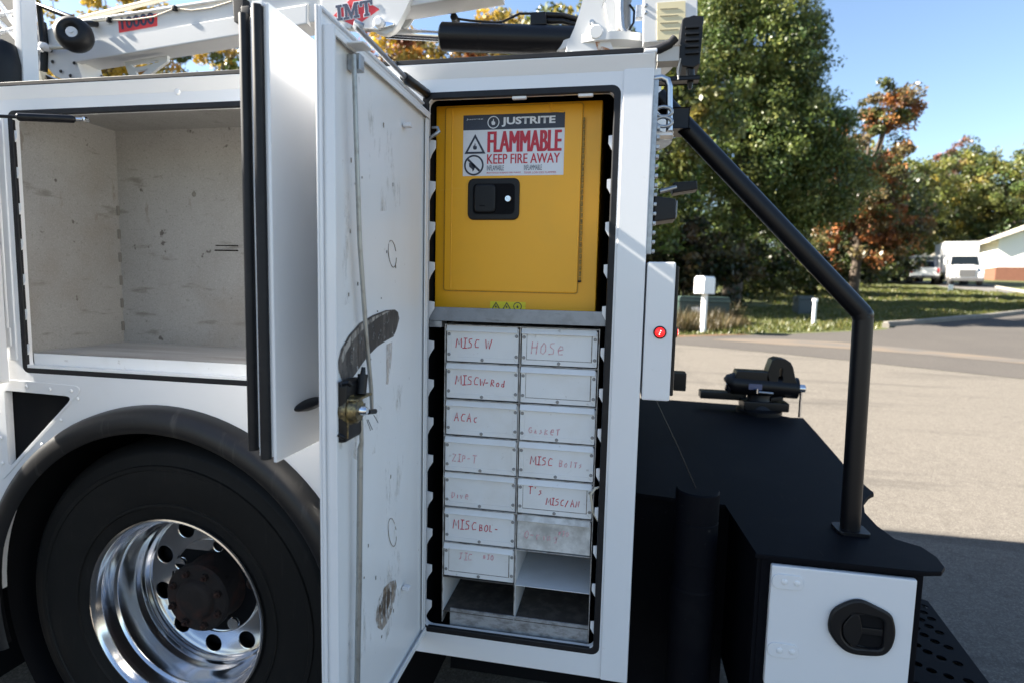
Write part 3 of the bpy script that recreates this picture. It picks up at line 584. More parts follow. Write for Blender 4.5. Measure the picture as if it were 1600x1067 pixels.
# scene light on a stalk
ly = .30
bm = new(); sil = [P(x, y, 'y', ly) for x, y in ((1066, 31), (1070, 27), (1085, 27), (1087, 24), (1100, 25), (1099, 38), (1096, 44), (1094, 100), (1084, 106), (1066, 104), (1061, 96), (1063, 68))]
add_prism(bm, sil, (0, .09, 0), .004)
sl = obj('scene_light', bm, BLACKP, truck)
for k in range(5):
    y = 43+k*10; bm = new(); a = P(1071, y+2.5, 'y', ly-.004); b = P(1092, y, 'y', ly+.004); add_box(bm, (a.x, a.y-.004, a.z), (b.x, b.y, b.z), .001); obj('cooling_fin', bm, BLACKP, sl)
tube_o('light_stalk', [P(1078, 104, 'y', ly+.02), P(1079, 122, 'y', ly+.02), P(1078, 140, 'y', ly+.02)], [.012, .011, .005], BLACKM, truck)
box_o('light_arm', tuple(P(1022, 130, 'y', ly+.04)), tuple(P(1092, 124, 'y', ly)), BLACKM, truck, .002)
tube_o('cable', [P(1063, 92, 'y', ly), P(1059, 112, 'y', ly), P(1060, 125, 'y', ly)], .0025, mat('pale_cable', (.5, .48, .44), .5), truck, 8)
tube_o('cable', [P(1012, 82, 'y', .3), P(1030, 78, 'y', .3), P(1046, 70, 'y', .3), P(1055, 60, 'y', .3)], .012, SEAL, truck)
box_o('light_box', tuple(P(1026, 106, 'y', .34)), tuple(P(1062, 72, 'y', .30)), mat('grey_paint', (.5, .48, .44), .5), truck, .004)
box_o('rail_mount', tuple(P(1040, 215, 'y', .23)), tuple(P(1078, 168, 'y', .15)), BLACKM, truck, .004)

# ------------------------------------------------------------------ bench vise
VY = 1.62
def vp(px, py, y=VY): return P(px, py, 'y', y)
vise = thing('bench_vise', 'black bench vise with chrome handle bolted to the truck bumper top', 'vise', tuple(vp(1185, 640).xy)+(.9,))
bm = new(); add_prism(bm, [vp(1148, 590), vp(1152, 578.5), vp(1202, 581), vp(1205, 600), vp(1150, 600)], (0, .09, 0), .006); obj('guide_bar', bm, BLACKM, vise)
bm = new(); add_tube(bm, [vp(1134, 599, VY+.045), vp(1137, 598, VY+.045), vp(1146, 598, VY+.045), vp(1245, 606, VY+.045)], [.03, .045, .056, .054], 24); obj('vise_body', bm, BLACKM, vise, 50)
bm = new(); add_lathe(bm, [(0, .0), (.028, .0), (.044, .018), (.046, .03)], vp(1132.5, 599, VY+.045), (1, 0, -.04), 22); obj('end_cap', bm, CHROME, vise)
jaw = [vp(*q) for q in ((1197, 590), (1203, 572), (1207, 562), (1215, 559), (1228, 561), (1236, 566), (1240, 574), (1243, 590), (1247, 602), (1244, 617), (1228, 619), (1219, 612), (1212, 604), (1200, 600))]
kh = [vp(*q) for q in ((1218.5, 577), (1221, 575), (1223, 578), (1222, 582), (1221.5, 587), (1223, 589), (1223, 594), (1220, 597), (1216, 595.5), (1216.5, 589), (1219, 586.5), (1218.3, 581))]
me = plate_mesh('jaw', [[(p.x, p.z) for p in jaw], [(p.x, p.z) for p in kh]], .09, .004); me.transform(Matrix.Translation((0, VY+.045, 0)) @ RX); obj('jaw', me, BLACKM, vise)
bm = new(); add_lathe(bm, [(0, 0), (.018, 0), (.02, .004), (.02, .03), (.014, .034)], vp(1247, 606, VY+.045), (1, 0, -.02), 20); obj('screw_end', bm, CHROME, vise)
tube_o('handle', [vp(1253, 601, VY+.045), vp(1251, 625, VY+.045), vp(1249, 651, VY+.045)], .008, CHROME, vise)
bm = new(); add_lathe(bm, [(.11, 0), (.11, .02), (.08, .03), (.07, .05), (.06, .075), (.06, .10)], (vp(1190, 632).x, VY+.05, .9), (0, 0, 1), 28); obj('swivel_base', bm, BLACKM, vise)
box_o('base_plate', tuple(vp(1162, 640, VY-.02)-Vector((0, 0, 0))), tuple(vp(1222, 622, VY+.12)), BLACKM, vise, .006)
bm = new(); add_prism(bm, [vp(1205, 621), (vp(1222, 619)), vp(1225, 623), vp(1220, 626), vp(1204, 627)], (0, .09, 0), .003); obj('base_lug', bm, BLACKM, vise)
box_o('name_plate', tuple(vp(1169.5, 608, VY-.014)), tuple(vp(1191, 600, VY-.010)), mat('plate_blue', (.10, .12, .22), .3, .3), vise, .001)
tube_o('lock_lever', [vp(1182, 614, VY-.03), vp(1182.5, 607, VY-.03)], .007, CHROME, vise); tube_o('lock_lever', [vp(1185, 612, VY-.03), vp(1208, 614, VY-.03)], .006, STEEL, vise)
box_o('tool_tray', tuple(vp(1094, 622, 1.70)), tuple(vp(1162, 610, 1.78)), BLACKM, truck, .006)
box_o('bench_stop', tuple(P(1052, 610, 'y', 1.2)), tuple(P(1070, 579, 'y', 1.28)), BLACKM, truck, .004)

# ------------------------------------------------------------------ yellow safety cabinet
CY = .08
cab = thing('safety_cabinet', 'yellow metal flammable storage cabinet with warning label on the upper shelf', 'cabinet', (-.275, .25, 1.427))
cx0, cx1, cz0, cz1 = -.4935, -.062, 1.427, 1.980
box_o('cabinet_body', (cx0, CY, cz0), (cx1, .46, cz1), YEL, cab, .004)
dx0, dx1, dz0, dz1 = -.466, -.1105, 1.5015, 1.973
plate_y('door_gap', [rrect(dx0-.0025, dx1+.0025, dz0-.0025, dz1+.0025, .008)], CY-.0012, CY+.001, YELEDGE, cab, bev=0)
cdr = plate_y('cabinet_door', [rrect(dx0, dx1, dz0, dz1, .007)], CY-.006, CY-.0005, YEL, cab, bev=.002)
DYF = CY-.006
tube_o('door_crease', [(-.447, DYF+.0004, dz0+.004), (-.447, DYF+.0004, dz1-.004)], .0016, YEL, cdr, 8)
bm = new(); hx = P(906, 441, 'y', DYF); hx2 = P(913, 183, 'y', DYF)
n = 28
for k in range(n):
    a = hx.lerp(hx2, k/n); b = hx.lerp(hx2, (k+.86)/n); add_cyl(bm, a, b, .0026, .0026, 8)
obj('piano_hinge', bm, mat('hinge_worn', (.38, .24, .05), .5, .3, noise=[(200, 3, .5, .6, .8, (.10, .07, .03))]), cdr, kind='stuff')
tube_o('hinge_pin', [P(903, 440, 'y', DYF-.001), P(908, 440, 'y', DYF-.001)], .0024, BLACKM, cdr, 8)
tube_o('top_latch', [P(861, 163, 'y', DYF), P(861, 172, 'y', DYF), P(863, 174, 'y', DYF), P(881, 175, 'y', DYF)], .0032, YEL, cdr, 8)
# paddle handle
hx0, hx1, hz0, hz1 = -.402, -.265, 1.686, 1.792
hd = plate_y('handle', [rrect(hx0, hx1, hz0, hz1, .016)], DYF-.005, DYF+.0005, BLACKP, cab, bev=.003)
plate_y('pocket', [rrect(hx0+.014, hx1-.012, hz0+.014, hz1-.014, .012)], DYF-.0056, DYF-.0045, DARK, hd, bev=0)
plate_y('paddle', [rrect(hx0+.018, hx0+.076, hz0+.018, hz1-.016, .012)], DYF-.012, DYF-.004, BLACKP, hd, bev=.004)
box_o('paddle_slot', (hx0+.034, DYF-.0126, hz0+.034), (hx0+.048, DYF-.0118, hz0+.037), DARK, hd, 0)
bm = new(); add_lathe(bm, [(0, -.008), (.007, -.008), (.009, -.006), (.010, -.002)], (hx0+.108, DYF-.004, hz0+.053), (0, 1, 0), 20); lk = obj('lock', bm, CHROME, hd)
bm = new(); add_lathe(bm, [(.0046, -.0092), (.003, -.0092)], (hx0+.108, DYF-.004, hz0+.053), (0, 1, 0), 16); obj('keyway', bm, STEEL, lk)
# warning label
lx0, lx1, lz0, lz1 = -.4170, -.1545, 1.7985, 1.9515
lb = plate_y('warning_label', [rrect(lx0, lx1, lz0, lz1, .001, 2)], DYF-.0009, DYF-.0003, PRINT_W, cab, bev=0, label='warning label reading JUSTRITE FLAMMABLE KEEP FIRE AWAY')
Wl, Hl = lx1-lx0, lz1-lz0
def lp(u, v): return lx0+u*Wl, lz1-v*Hl          # u right 0..1, v down 0..1
LY = DYF-.0014
x_, z_ = lp(0, .245); plate_y('label_band', [[(lx0, z_), (lx1, z_), (lx1, lz1), (lx0, lz1)]], DYF-.0013, DYF-.0008, PRINT_K, lb, bev=0)
def ltx(s, u0, u1, v0, v1, m, bold=0., y=LY): 
    x0, zt_ = lp(u0, v0); x1, zb_ = lp(u1, v1); text_y('lettering', s, x0, zb_, x1-x0, zt_-zb_, y, m, lb, bold)
ltx('JUSTRITE', .385, .91, .05, .205, PRINT_W, .035, DYF-.0016)
[ltx('FLAMMABLE', .245+k*.0055, .960+k*.0055, .275, .615, PRINT_R, 0, LY-.00012*k) for k in range(4)]; [ltx('KEEP FIRE AWAY', .245+k*.004, .960+k*.004, .645, .805, PRINT_R, 0, LY-.00012*k) for k in range(2)]
ltx('INFLAMABLE', .245, .415, .83, .915, PRINT_K, 0); ltx('INFLAMMABLE', .615, .79, .83, .915, PRINT_K, 0)
ltx('MANTENGA ALEJADO DEL FUEGO', .245, .585, .94, .972, PRINT_R, .004); ltx('TENIR LOIN DES FLAMMES', .615, .93, .94, .972, PRINT_R, 0)
ltx('Justrite', .03, .20, .055, .085, PRINT_W, 0, DYF-.0016)
def ring(c, r0, r1, m, name, y0=LY-.0003, y1=LY, par=lb, n=40): plate_y(name, [circ(c[0], c[1], r0, n), circ(c[0], c[1], r1, n)], y0, y1, m, par, bev=0)
fl = [(-.28, -.5), (.26, -.5), (.42, -.2), (.40, .1), (.25, .35), (.20, .12), (.08, .30), (.10, .62), (-.06, .95), (-.10, .5), (-.30, .2), (-.34, .45), (-.46, .05), (-.42, -.3)]
def flame(c, s, m, par=lb, y0=LY-.0004, y1=LY-.0001): plate_y('flame_mark', [[(c[0]+a*s, c[1]+b*s) for a, b in fl]], y0, y1, m, par, bev=0)
c = lp(.303, .128); r_ = .0155; ring(c, r_, r_*.86, PRINT_W, 'emblem', DYF-.0018, DYF-.0014); flame((c[0], c[1]-.001), .011, PRINT_W, lb, DYF-.0018, DYF-.0014)
c = lp(.122, .50); s = .0285
T_o = [(c[0]-s*.98, c[1]-s*.72), (c[0]+s*.98, c[1]-s*.72), (c[0], c[1]+s*1.02)]; T_i = [(c[0]-s*.68, c[1]-s*.54), (c[0]+s*.68, c[1]-s*.54), (c[0], c[1]+s*.66)]
plate_y('hazard_triangle', [T_o, T_i], LY-.0003, LY, PRINT_K, lb, bev=0); flame((c[0], c[1]-s*.14), s*.42, PRINT_K)
c = lp(.112, .822); ring(c, .0262, .0218, PRINT_K, 'prohibition_ring')
plate_y('prohibition_bar', [[(c[0]-.0175, c[1]+.0125), (c[0]-.0135, c[1]+.0165), (c[0]+.0175, c[1]-.0125), (c[0]+.0135, c[1]-.0165)]], LY-.0004, LY-.0001, PRINT_K, lb, bev=0)
plate_y('hand_mark', [[(c[0]-.013, c[1]+.006), (c[0]-.004, c[1]+.004), (c[0]+.004, c[1]-.002), (c[0]+.001, c[1]-.012), (c[0]-.003, c[1]-.016), (c[0]-.004, c[1]-.010), (c[0]-.012, c[1]-.004)]], LY-.0004, LY-.0001, PRINT_K, lb, bev=0)
# small caution sticker at the cabinet foot
a = P(766, 471, 'y', CY); b = P(821, 486, 'y', CY)
sk = box_o('caution_sticker', (a.x, CY-.0008, b.z-.012), (b.x, CY+.0005, a.z), PRINT_Y, cab, 0)
for k in range(3):
    cx = a.x+.016+k*.029; cz = a.z-.012
    if k < 2: plate_y('sticker_mark', [[(cx-.012, cz-.009), (cx+.012, cz-.009), (cx, cz+.011)], [(cx-.008, cz-.0068), (cx+.008, cz-.0068), (cx, cz+.007)]], CY-.0014, CY-.0007, PRINT_K, sk, bev=0); flame((cx, cz-.002), .005, PRINT_K, sk, CY-.0014, CY-.0007)
    else:
        ring((cx, cz), .0112, .0092, PRINT_K, 'sticker_mark', CY-.0014, CY-.0007, sk, 24); flame((cx, cz-.001), .006, PRINT_K, sk, CY-.0014, CY-.0007)

# ------------------------------------------------------------------ drawer cabinet
dc = thing('drawer_cabinet', 'white steel cabinet of small parts drawers with red handwriting, lowest bays empty', 'drawer cabinet', (-.245, .25, .575))
DX0, DXM, DX1, DT, PIT, DY = -.443, -.2465, -.0505, 1.4135, .0978, .030
EDGE = mat('cabinet_edge_steel', (.50, .48, .45), .5, .2, noise=[(40, 4, .45, .65, .8, (.14, .11, .09))])
for x0, x1, z0 in ((DX0-.0035, DX0-.0015, .60), (DXM-.001, DXM+.001, .645), (DX1+.0015, DX1+.0035, .590)): box_o('side_wall', (x0, DY-.003, z0), (x1, .45, DT+.002), EDGE, dc, 0)
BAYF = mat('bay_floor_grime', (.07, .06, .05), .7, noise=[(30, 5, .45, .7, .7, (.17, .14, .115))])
for r in range(9):
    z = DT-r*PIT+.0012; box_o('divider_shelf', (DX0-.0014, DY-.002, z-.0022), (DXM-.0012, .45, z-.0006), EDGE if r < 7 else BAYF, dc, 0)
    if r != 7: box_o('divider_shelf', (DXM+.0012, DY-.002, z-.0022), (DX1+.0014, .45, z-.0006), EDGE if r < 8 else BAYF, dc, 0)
    else: box_o('divider_shelf', (DXM+.0012, DY-.002, z-.0022), (DX1+.0014, .45, z-.0006), WHITE_DR, dc, 0)
box_o('bay_side', (DX0-.0014, DY+.001, DT-8*PIT), (DX0-.0004, .25, DT-7*PIT-.002), WHITE_DR, dc, 0); box_o('bay_side', (DXM+.0012, DY+.001, DT-8*PIT+.001), (DXM+.0024, .25, DT-7*PIT-.002), WHITE_DR, dc, 0)
box_o('bay_side', (DXM+.0012, DY+.001, DT-7*PIT+.001), (DXM+.0024, .25, DT-6*PIT-.002), WHITE_DR, dc, 0)
box_o('kick_plate', (-.424, DY-.001, .578), (DX1+.001, DY+.004, .640), mat('kick_plate_shaded_grime', (.34, .34, .34), .5, noise=[((30, 10, 60), 6, .42, .66, .85, (.10, .09, .08))]), dc, .001)  # white plate: deep shade is painted into its grey, along with grime
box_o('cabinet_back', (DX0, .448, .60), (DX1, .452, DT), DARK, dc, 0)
bm = new(); add_lathe(bm, [(0, -.0012), (.0013, -.0010), (.0028, -.0022), (.0040, -.0014), (.0045, 0)], (0, 0, 0), (0, 1, 0), 12); SCREW = bpy.data.meshes.new('screw'); bm.to_mesh(SCREW); bm.free(); SCREW.materials.append(mat('screw_head', (.30, .295, .29), .5, .5)); SCREW.shade_smooth()
G_ = {'M': [[(0, 0), (.12, 1), (.42, .35), (.72, 1), (.82, 0)]], 'I': [[(.1, 1), (.6, 1)], [(.35, 1), (.35, 0)], [(.05, 0), (.65, 0)]], 'S': [[(.6, .95), (.2, .9), (.15, .65), (.55, .45), (.55, .1), (.05, 0)]],
 'C': [[(.65, .85), (.3, .9), (.08, .5), (.2, .08), (.65, .1)]], 'W': [[(0, 1), (.15, 0), (.4, .7), (.6, 0), (.85, 1)]], 'H': [[(.1, 1), (.02, 0)], [(.65, 1), (.6, 0)], [(.05, .52), (.65, .55)]],
 'O': [[(.4, .95), (.1, .6), (.12, .15), (.4, 0), (.65, .3), (.62, .75), (.4, .95)]], 'e': [[(.1, .35), (.6, .45), (.55, .7), (.3, .72), (.1, .4), (.2, .05), (.6, .05)]], 'R': [[(.1, 0), (.15, .9), (.55, .85), (.55, .55), (.15, .45), (.65, 0)]],
 'o': [[(.35, .55), (.1, .35), (.15, .05), (.45, .05), (.55, .35), (.35, .55)]], 'd': [[(.5, .35), (.2, .4), (.1, .1), (.4, .0), (.52, .3), (.55, .85)], [(.52, .3), (.55, 0)]], 'A': [[(0, 0), (.3, 1), (.62, 0)], [(.12, .4), (.5, .42)]],
 'c': [[(.5, .5), (.2, .5), (.1, .2), (.3, 0), (.5, .05)]], 'G': [[(.6, .8), (.25, .85), (.08, .45), (.3, .08), (.62, .2), (.6, .45), (.4, .45)]], 'a': [[(.1, .1), (.3, .6), (.5, 0)], [(.15, .25), (.45, .25)]], 's': [[(.45, .55), (.15, .5), (.45, .25), (.1, 0)]],
 'k': [[(.1, .7), (.1, 0)], [(.5, .6), (.12, .3), (.5, 0)]], 't': [[(.1, .75), (.7, .8)], [(.4, .8), (.38, 0)]], 'Z': [[(.05, .95), (.6, .95), (.1, .02), (.65, .02)]], 'P': [[(.12, 0), (.15, .95), (.55, .85), (.5, .5), (.15, .48)]],
 'T': [[(0, .95), (.7, .98)], [(.36, .97), (.34, 0)]], 'B': [[(.1, 0), (.12, .95), (.5, .85), (.45, .55), (.14, .5), (.55, .4), (.55, .08), (.1, 0)]], 'l': [[(.3, .9), (.28, 0)]], 'L': [[(.12, .95), (.1, .03), (.55, .05)]], 'D': [[(.1, 0), (.1, .9), (.5, .75), (.55, .3), (.1, 0)]],
 'i': [[(.25, .55), (.25, 0)]], 'v': [[(.05, .55), (.25, 0), (.45, .55)]], 'r': [[(.1, .6), (.1, 0)], [(.1, .4), (.4, .6)]], 'n': [[(.1, 0), (.1, .5), (.4, .5), (.45, 0)]], 'g': [[(.5, .5), (.2, .5), (.15, .2), (.5, .2), (.5, .5), (.45, -.3), (.15, -.2)]],
 'J': [[(.1, .95), (.7, .95)], [(.45, .95), (.42, .15), (.15, .05)]], '/': [[(0, -.1), (.4, .9)]], '-': [[(.05, .45), (.5, .48)]], "'": [[(.2, 1), (.15, .75)]], 'N': [[(.05, 0), (.1, .9), (.5, .05), (.55, .95)]], '#': [[(.15, .1), (.25, .8)], [(.4, .1), (.5, .8)], [(.05, .6), (.6, .65)], [(.05, .3), (.55, .35)]]}
def write(txt, x, z, h, y, m, par, sx=.78, r=.0013, slant=.08):
    bm = new(); cx = x
    for ch in txt:
        if ch == ' ': cx += h*.5; continue
        for st_ in G_[ch]:
            pts = [(cx+(u+slant*v)*h*sx+random.uniform(-.0006, .0006), y, z+v*h+random.uniform(-.0008, .0008)) for u, v in st_]
            add_tube(bm, pts, r, 5)
        cx += h*sx*(.95 if ch not in "iI'l" else .72)
    return obj('handwriting', bm, m, par, smooth=60)
FADE = mat('faded_red_ink', (.66, .28, .32), .6, noise=[(150, 3, .4, .65, .8, (.74, .62, .62))])
DR = {(0, 0): [('MISC W', .024, .036, .024, RED_INK)], (0, 1): [('HOSe', .024, .028, .030, FADE)], (1, 0): [('MISC ', .024, .036, .024, RED_INK), ('W-Rod', .090, .036, .019, RED_INK)], (1, 1): [],
      (2, 0): [('ACAc', .022, .036, .023, RED_INK)], (2, 1): [('Gasket', .022, .018, .019, FADE)], (3, 0): [('ZIP-T', .019, .026, .020, FADE)], (3, 1): [('MISC', .030, .034, .022, RED_INK), ('Bolts', .104, .034, .018, FADE)],
      (4, 0): [('Dive', .018, .022, .018, FADE)], (4, 1): [("T's", .026, .052, .021, RED_INK), ('MISC/AN', .074, .028, .018, RED_INK)], (5, 0): [('MISC', .022, .036, .025, RED_INK), ('BOL-', .094, .036, .019, RED_INK)],
      (5, 1): [('O-ring', .018, .030, .022, FADE), ('#JO', .108, .046, .013, FADE)], (6, 0): [('JIC', .040, .048, .020, FADE), ('#JO', .108, .056, .014, FADE)]}
names_ = {(0, 0): 'MISC W', (0, 1): 'HOSE', (1, 0): 'MISC W-ROD', (2, 0): 'ACAC', (2, 1): 'GASKET', (3, 0): 'ZIP-T', (3, 1): 'MISC BOLTS', (4, 0): 'DIVE', (4, 1): "T'S MISC", (5, 0): 'MISC BOL', (5, 1): 'O-RING', (6, 0): 'JIC'}
for (r, c_), words in DR.items():
    x0 = DX0 if c_ == 0 else DXM+.003; x1 = DXM-.003 if c_ == 0 else DX1
    j_ = lambda a: random.uniform(-a, a)
    zt_ = DT-r*PIT-.0018+j_(.0007); zb_ = DT-(r+1)*PIT+.0038+j_(.0008); x0 += .0008+j_(.0008); x1 -= .0008+j_(.0008)
    grim = (r, c_) == (5, 1); M_ = WHITE_DIRTY if grim else WHITE_DR; y = DY + random.uniform(-.003, .004)
    lab = 'drawer hand marked %s in red' % names_[(r, c_)] if (r, c_) in names_ else 'unmarked drawer with rusty edges'
    if grim: lab = 'grimy drawer front hand marked O-RING in faded red'
    d_ = box_o('drawer', (x0, y, zb_), (x1, .40, zt_-.004), M_, dc, .001, label=lab)
    # finger lip: a folded strip that leans outward
    bm = new(); add_prism(bm, [(x0, y-.0075, zt_-.0145), (x0, y-.0085, zt_-.0135), (x0, y-.001, zt_), (x0, y+.004, zt_), (x0, y+.004, zt_-.0145)], (x1-x0-.003, 0, 0)); obj('finger_lip', bm, M_, d_)
    if not grim:
        b = .0125; zl = zt_-.0148
        for q in ([(x0+.0006, zb_+.0006), (x0+b, zb_+b), (x0+b, zl), (x0+.0006, zl)], [(x1-.0006, zb_+.0006), (x1-b, zb_+b), (x1-b, zl), (x1-.0006, zl)][::-1], [(x0+.0010, zb_+.0004), (x1-.0010, zb_+.0004), (x1-b-.0004, zb_+b-.0004), (x0+b+.0004, zb_+b-.0004)]):
            plate_y('rim_strip', [q], y-.0016, y-.0001, WHITE_DR, d_, bev=.0003)
        if (r, c_) in ((0, 1), (1, 1), (4, 1), (6, 0)):
            xa, xb, za, zb2 = x0+b-.0006, x1-b+.0006, zb_+b-.0006, zl
            plate_y('rim_grime', [[(xa, za), (xb, za), (xb, zb2), (xa, zb2)], [(xa+.0016, za+.0016), (xb-.003, za+.0016), (xb-.003, zb2), (xa+.0016, zb2)]], y-.0009, y-.0002, GRIME, d_, bev=0)
        for sx_, sz_ in ((x0+.006, zl-.008), (x0+.006, zb_+.018), (x1-.006, zl-.008), (x1-.006, zb_+.018), ((x0+x1)/2, zb_+.006)):
            s_ = bpy.data.objects.new('screw', SCREW); COL.objects.link(s_); s_.parent = d_; s_.location = (sx_, y-.0015, sz_)
    for (t_, dx_, dz_, h_, m_) in words: write(t_, x0+dx_, zb_+dz_, h_, y-.0002, m_, d_)

# unseen tailgate and front wall, added to stop sun running along the bed
box_o('tailgate', (-.06, .525, 1.065), (.010, 1.915, 2.0), WHITE, truck, .006)
box_o('bed_front_block', (-3.34, .50, 1.065), (-3.302, 1.93, 2.3), WHITE, truck, .006)

# ------------------------------------------------------------------ crane
BN = np.array([0, -1., 0]); BD = Vector((0, 1, 0)); CP0 = (-.1, .55, 0)
def cp(px, py, off=0.): return PP(px, py, np.array(CP0)-BN*off, BN)     # off > 0: farther from the side
CW = mat('crane_white', (.66, .66, .65), .4, noise=[(6, 4, .5, .8, .12, (.6, .57, .5))])
crane = thing('truck_crane', 'white telescopic crane boom with black hydraulic cylinder stowed over the truck', 'crane', (-.1, .8, 2.05))
def poly(name, pts, thick, m, off=0., bev=.006, parent=crane, **k):
    bm = new(); add_prism(bm, [cp(x, y, off) for x, y in pts], BD*thick, bev); return obj(name, bm, m, parent, **k)
# boom: upper web set back, lower web proud
bt = lambda x: 38-.143*(x-100); bb = lambda x: 102-.1655*(x-87); bc = lambda x: 65-.176*(x-142)
boom = poly('boom', [(72, 46), (100, bt(100)-2), (365, bt(365)), (560, -32), (780, -66), (780, bb(780)), (87, bb(87)), (74, 92)], .10, CW, .012, .008)
poly('boom_rib', [(140, bc(140)), (480, bc(480)), (480, bb(480)+1), (110, bb(110)+1), (100, bc(100)+4)], .03, CW, .0, .006, boom)
poly('boom_top_flange', [(100, bt(100)-3), (560, -36), (560, -30), (100, bt(100)+1)], .112, CW, .004, .003, boom)
poly('boom_end_plate', [(66, 66), (72, 50), (100, 40), (128, 120), (126, 131), (104, 127), (84, 119), (68, 100)], .11, CW, .006, .004, boom)
for px, py in ((80, 80), (82, 97), (95, 112), (110, 119), (126, 125), (116, 99)):
    bm = new(); add_lathe(bm, [(0, -.004), (.005, -.003), (.007, 0)], cp(px, py, .0), tuple(-Vector(BN)), 8); obj('bolt', bm, BLACKM, boom)
# bracket that carries the cylinder, with its pin
poly('cylinder_lug', [(500, -40), (666, -40), (640, 2), (634, 14), (621, 40), (614, 50), (603, 55), (593, 53), (580, 45), (571, 41), (548, 46), (520, 44), (500, 36)], .03, CW, -.004, .008, boom)
poly('cylinder_lug', [(585, -20), (672, -20), (650, 22), (638, 42), (627, 52), (616, 54), (602, 52), (592, 46)], .012, CW, .098, .008, boom)
bm = new(); add_lathe(bm, [(0, -.03), (.013, -.03), (.018, -.024), (.018, .03)], cp(595.5, 39.5, -.004), tuple(BD), 24); obj('pin', bm, PRINT_W, boom)
poly('pin_keeper', [(582, 43), (588, 37), (604, 34), (616, 36), (614, 40), (590, 47)], .012, CHROME, -.016, .003, boom)
# hydraulic cylinder
ax0, ax1, ax2 = cp(604, 53, .085), cp(690, 58, .085), cp(925, 66, .115)
tube_o('cylinder_rod', [ax0, ax1], .018, CHROME, crane, 24)
u_ = (ax2-ax1).normalized()
bm = new(); add_tube(bm, [ax1-u_*.002, ax1+u_*.004, ax1+u_*.135, ax1+u_*.138, ax1+u_*.142, ax1+u_*.145, ax2], [.040, .047, .047, .0455, .0455, .047, .047], 32); cyl = obj('cylinder', bm, BLACKM, crane, 40)
tube_o('hydraulic_line', [cp(706, 34, .13), cp(714, 30, .13), cp(735, 33, .13), cp(775, 36, .13), cp(785, 35, .13), cp(812, 22, .13), cp(832, 22, .13)], .0045, BLACKM, cyl, 8)
bm = new(); add_lathe(bm, [(0, -.018), (.013, -.018), (.013, .02), (0, .02)], cp(711, 30, .13), (0, 1, 0), 12); obj('fitting', bm, BLACKM, cyl)
poly('valve_block', [(829, 19), (852, 18), (854, 38), (828, 39)], .08, BLACKP, .09, .004, cyl)
for dy in (0, 9): tube_o('hose', [cp(852, 24+dy, .13), cp(862, 25+dy, .13), cp(880, 25+dy, .13), cp(905, 32+dy, .13)], [.010, .011, .009, .009], BLACKP, cyl, 10)
# turret
poly('turret_plate', [(881, 88), (886, 70), (897, 45), (905, 22), (916, -10), (922, -60), (975, -60), (938, 4), (937, 12), (942, 28), (947, 46), (952, 62), (958, 76), (966, 88)], .03, CW, .03, .006)
poly('turret_plate', [(900, 88), (905, 60), (925, 10), (940, -20), (990, -30), (965, 10), (948, 30), (950, 60), (965, 88)], .03, CW, .26, .006)
bm = new(); add_lathe(bm, [(0, -.016), (.020, -.016), (.025, -.008), (.026, .26)], cp(931.5, 53, .03), tuple(BD), 24); obj('pin', bm, CW, crane)
bm = new(); add_lathe(bm, [(0, -.008), (.008, -.008), (.010, .004)], cp(925, 36, .03), tuple(BD), 14); obj('pin_bolt', bm, STEEL, crane)
tube_o('pin_strap', [cp(925, 36, .026), cp(930, 46, .026)], .006, CW, crane, 8)
poly('rust_run', [(929, 60), (937, 60), (938, 72), (950, 76), (958, 80), (946, 81), (934, 80), (932, 74)], .002, RUSTY, .0285, 0)
pc = cp(960, 80, .25)
bm = new(); add_lathe(bm, [(.24, 2.052), (.24, 2.10), (.20, 2.105), (.19, pc.z-.06), (.235, pc.z-.055), (.235, pc.z-.03), (0, pc.z-.03)], (-.08, .80, 0), (0, 0, 1), 40); obj('pedestal', bm, CW, crane, 30)
poly('turret_base', [(880, 86), (1012, 82), (1012, 100), (876, 104)], .42, CW, .02, .004)
for px in (893, 906, 920, 933, 946):
    bm = new(); add_lathe(bm, [(0, .012), (.007, .012), (.008, 0)], cp(px, 86-(px-893)*.03, .02)+BD*.01, (0, 0, 1), 6); obj('bolt', bm, STEEL, crane)
poly('turret_web', [(938, -30), (965, -30), (975, 30), (990, 62), (1006, 62), (1008, 86), (960, 86), (955, 70)], .02, CW, .2, .003)
tube_o('winch_motor', [cp(972, -30, .22), cp(972, 4, .22), cp(972, 6, .22), cp(972, 48, .22), cp(970, 56, .22)], [.034, .034, .030, .030, .022], mat('grey_motor', (.20, .195, .19), .45), crane, 20)
tube_o('hydraulic_pipe', [cp(970, -30, .16), cp(970, 20, .16), cp(972, 44, .16), cp(978, 54, .16), cp(990, 59, .16), cp(1006, 62, .16)], .009, STEEL, crane, 12)
tube_o('hose', [cp(984, 8, .2), cp(991, 18, .2), cp(990, 36, .2), cp(983, 48, .2)], .004, BLACKP, crane, 8)
poly('hose_bundle', [(956, 58), (980, 52), (984, 66), (966, 70), (956, 68)], .1, BLACKP, .2, .006)
# load chart box
lc = poly('chart_box', [(1005, -20), (1090, -22), (1090, 62), (1005, 67)], .05, CW, -.02, .004, label='white box with cream load chart plate')
poly('load_chart', [(1027, 5), (1071, 2), (1071, 61), (1027, 63)], .002, CREAM, -.0225, 0, lc)
for k in range(4): poly('chart_line', [(1031, 14+k*11), (1060, 12.5+k*11), (1060, 14+k*11), (1031, 15.5+k*11)], .001, mat('chart_ink', (.30, .27, .18), .6), -.0238, 0, lc)
for px, py in ((1009, 9), (1009, 20)):
    bm = new(); add_lathe(bm, [(0, -.003), (.005, -.002), (.007, 0)], cp(px, py, -.02), tuple(BD), 10); obj('bolt', bm, STEEL, lc)
poly('hinge_plate', [(994, 8), (1004, 7), (1004, 27), (993, 28)], .03, STEEL, .0, .003)
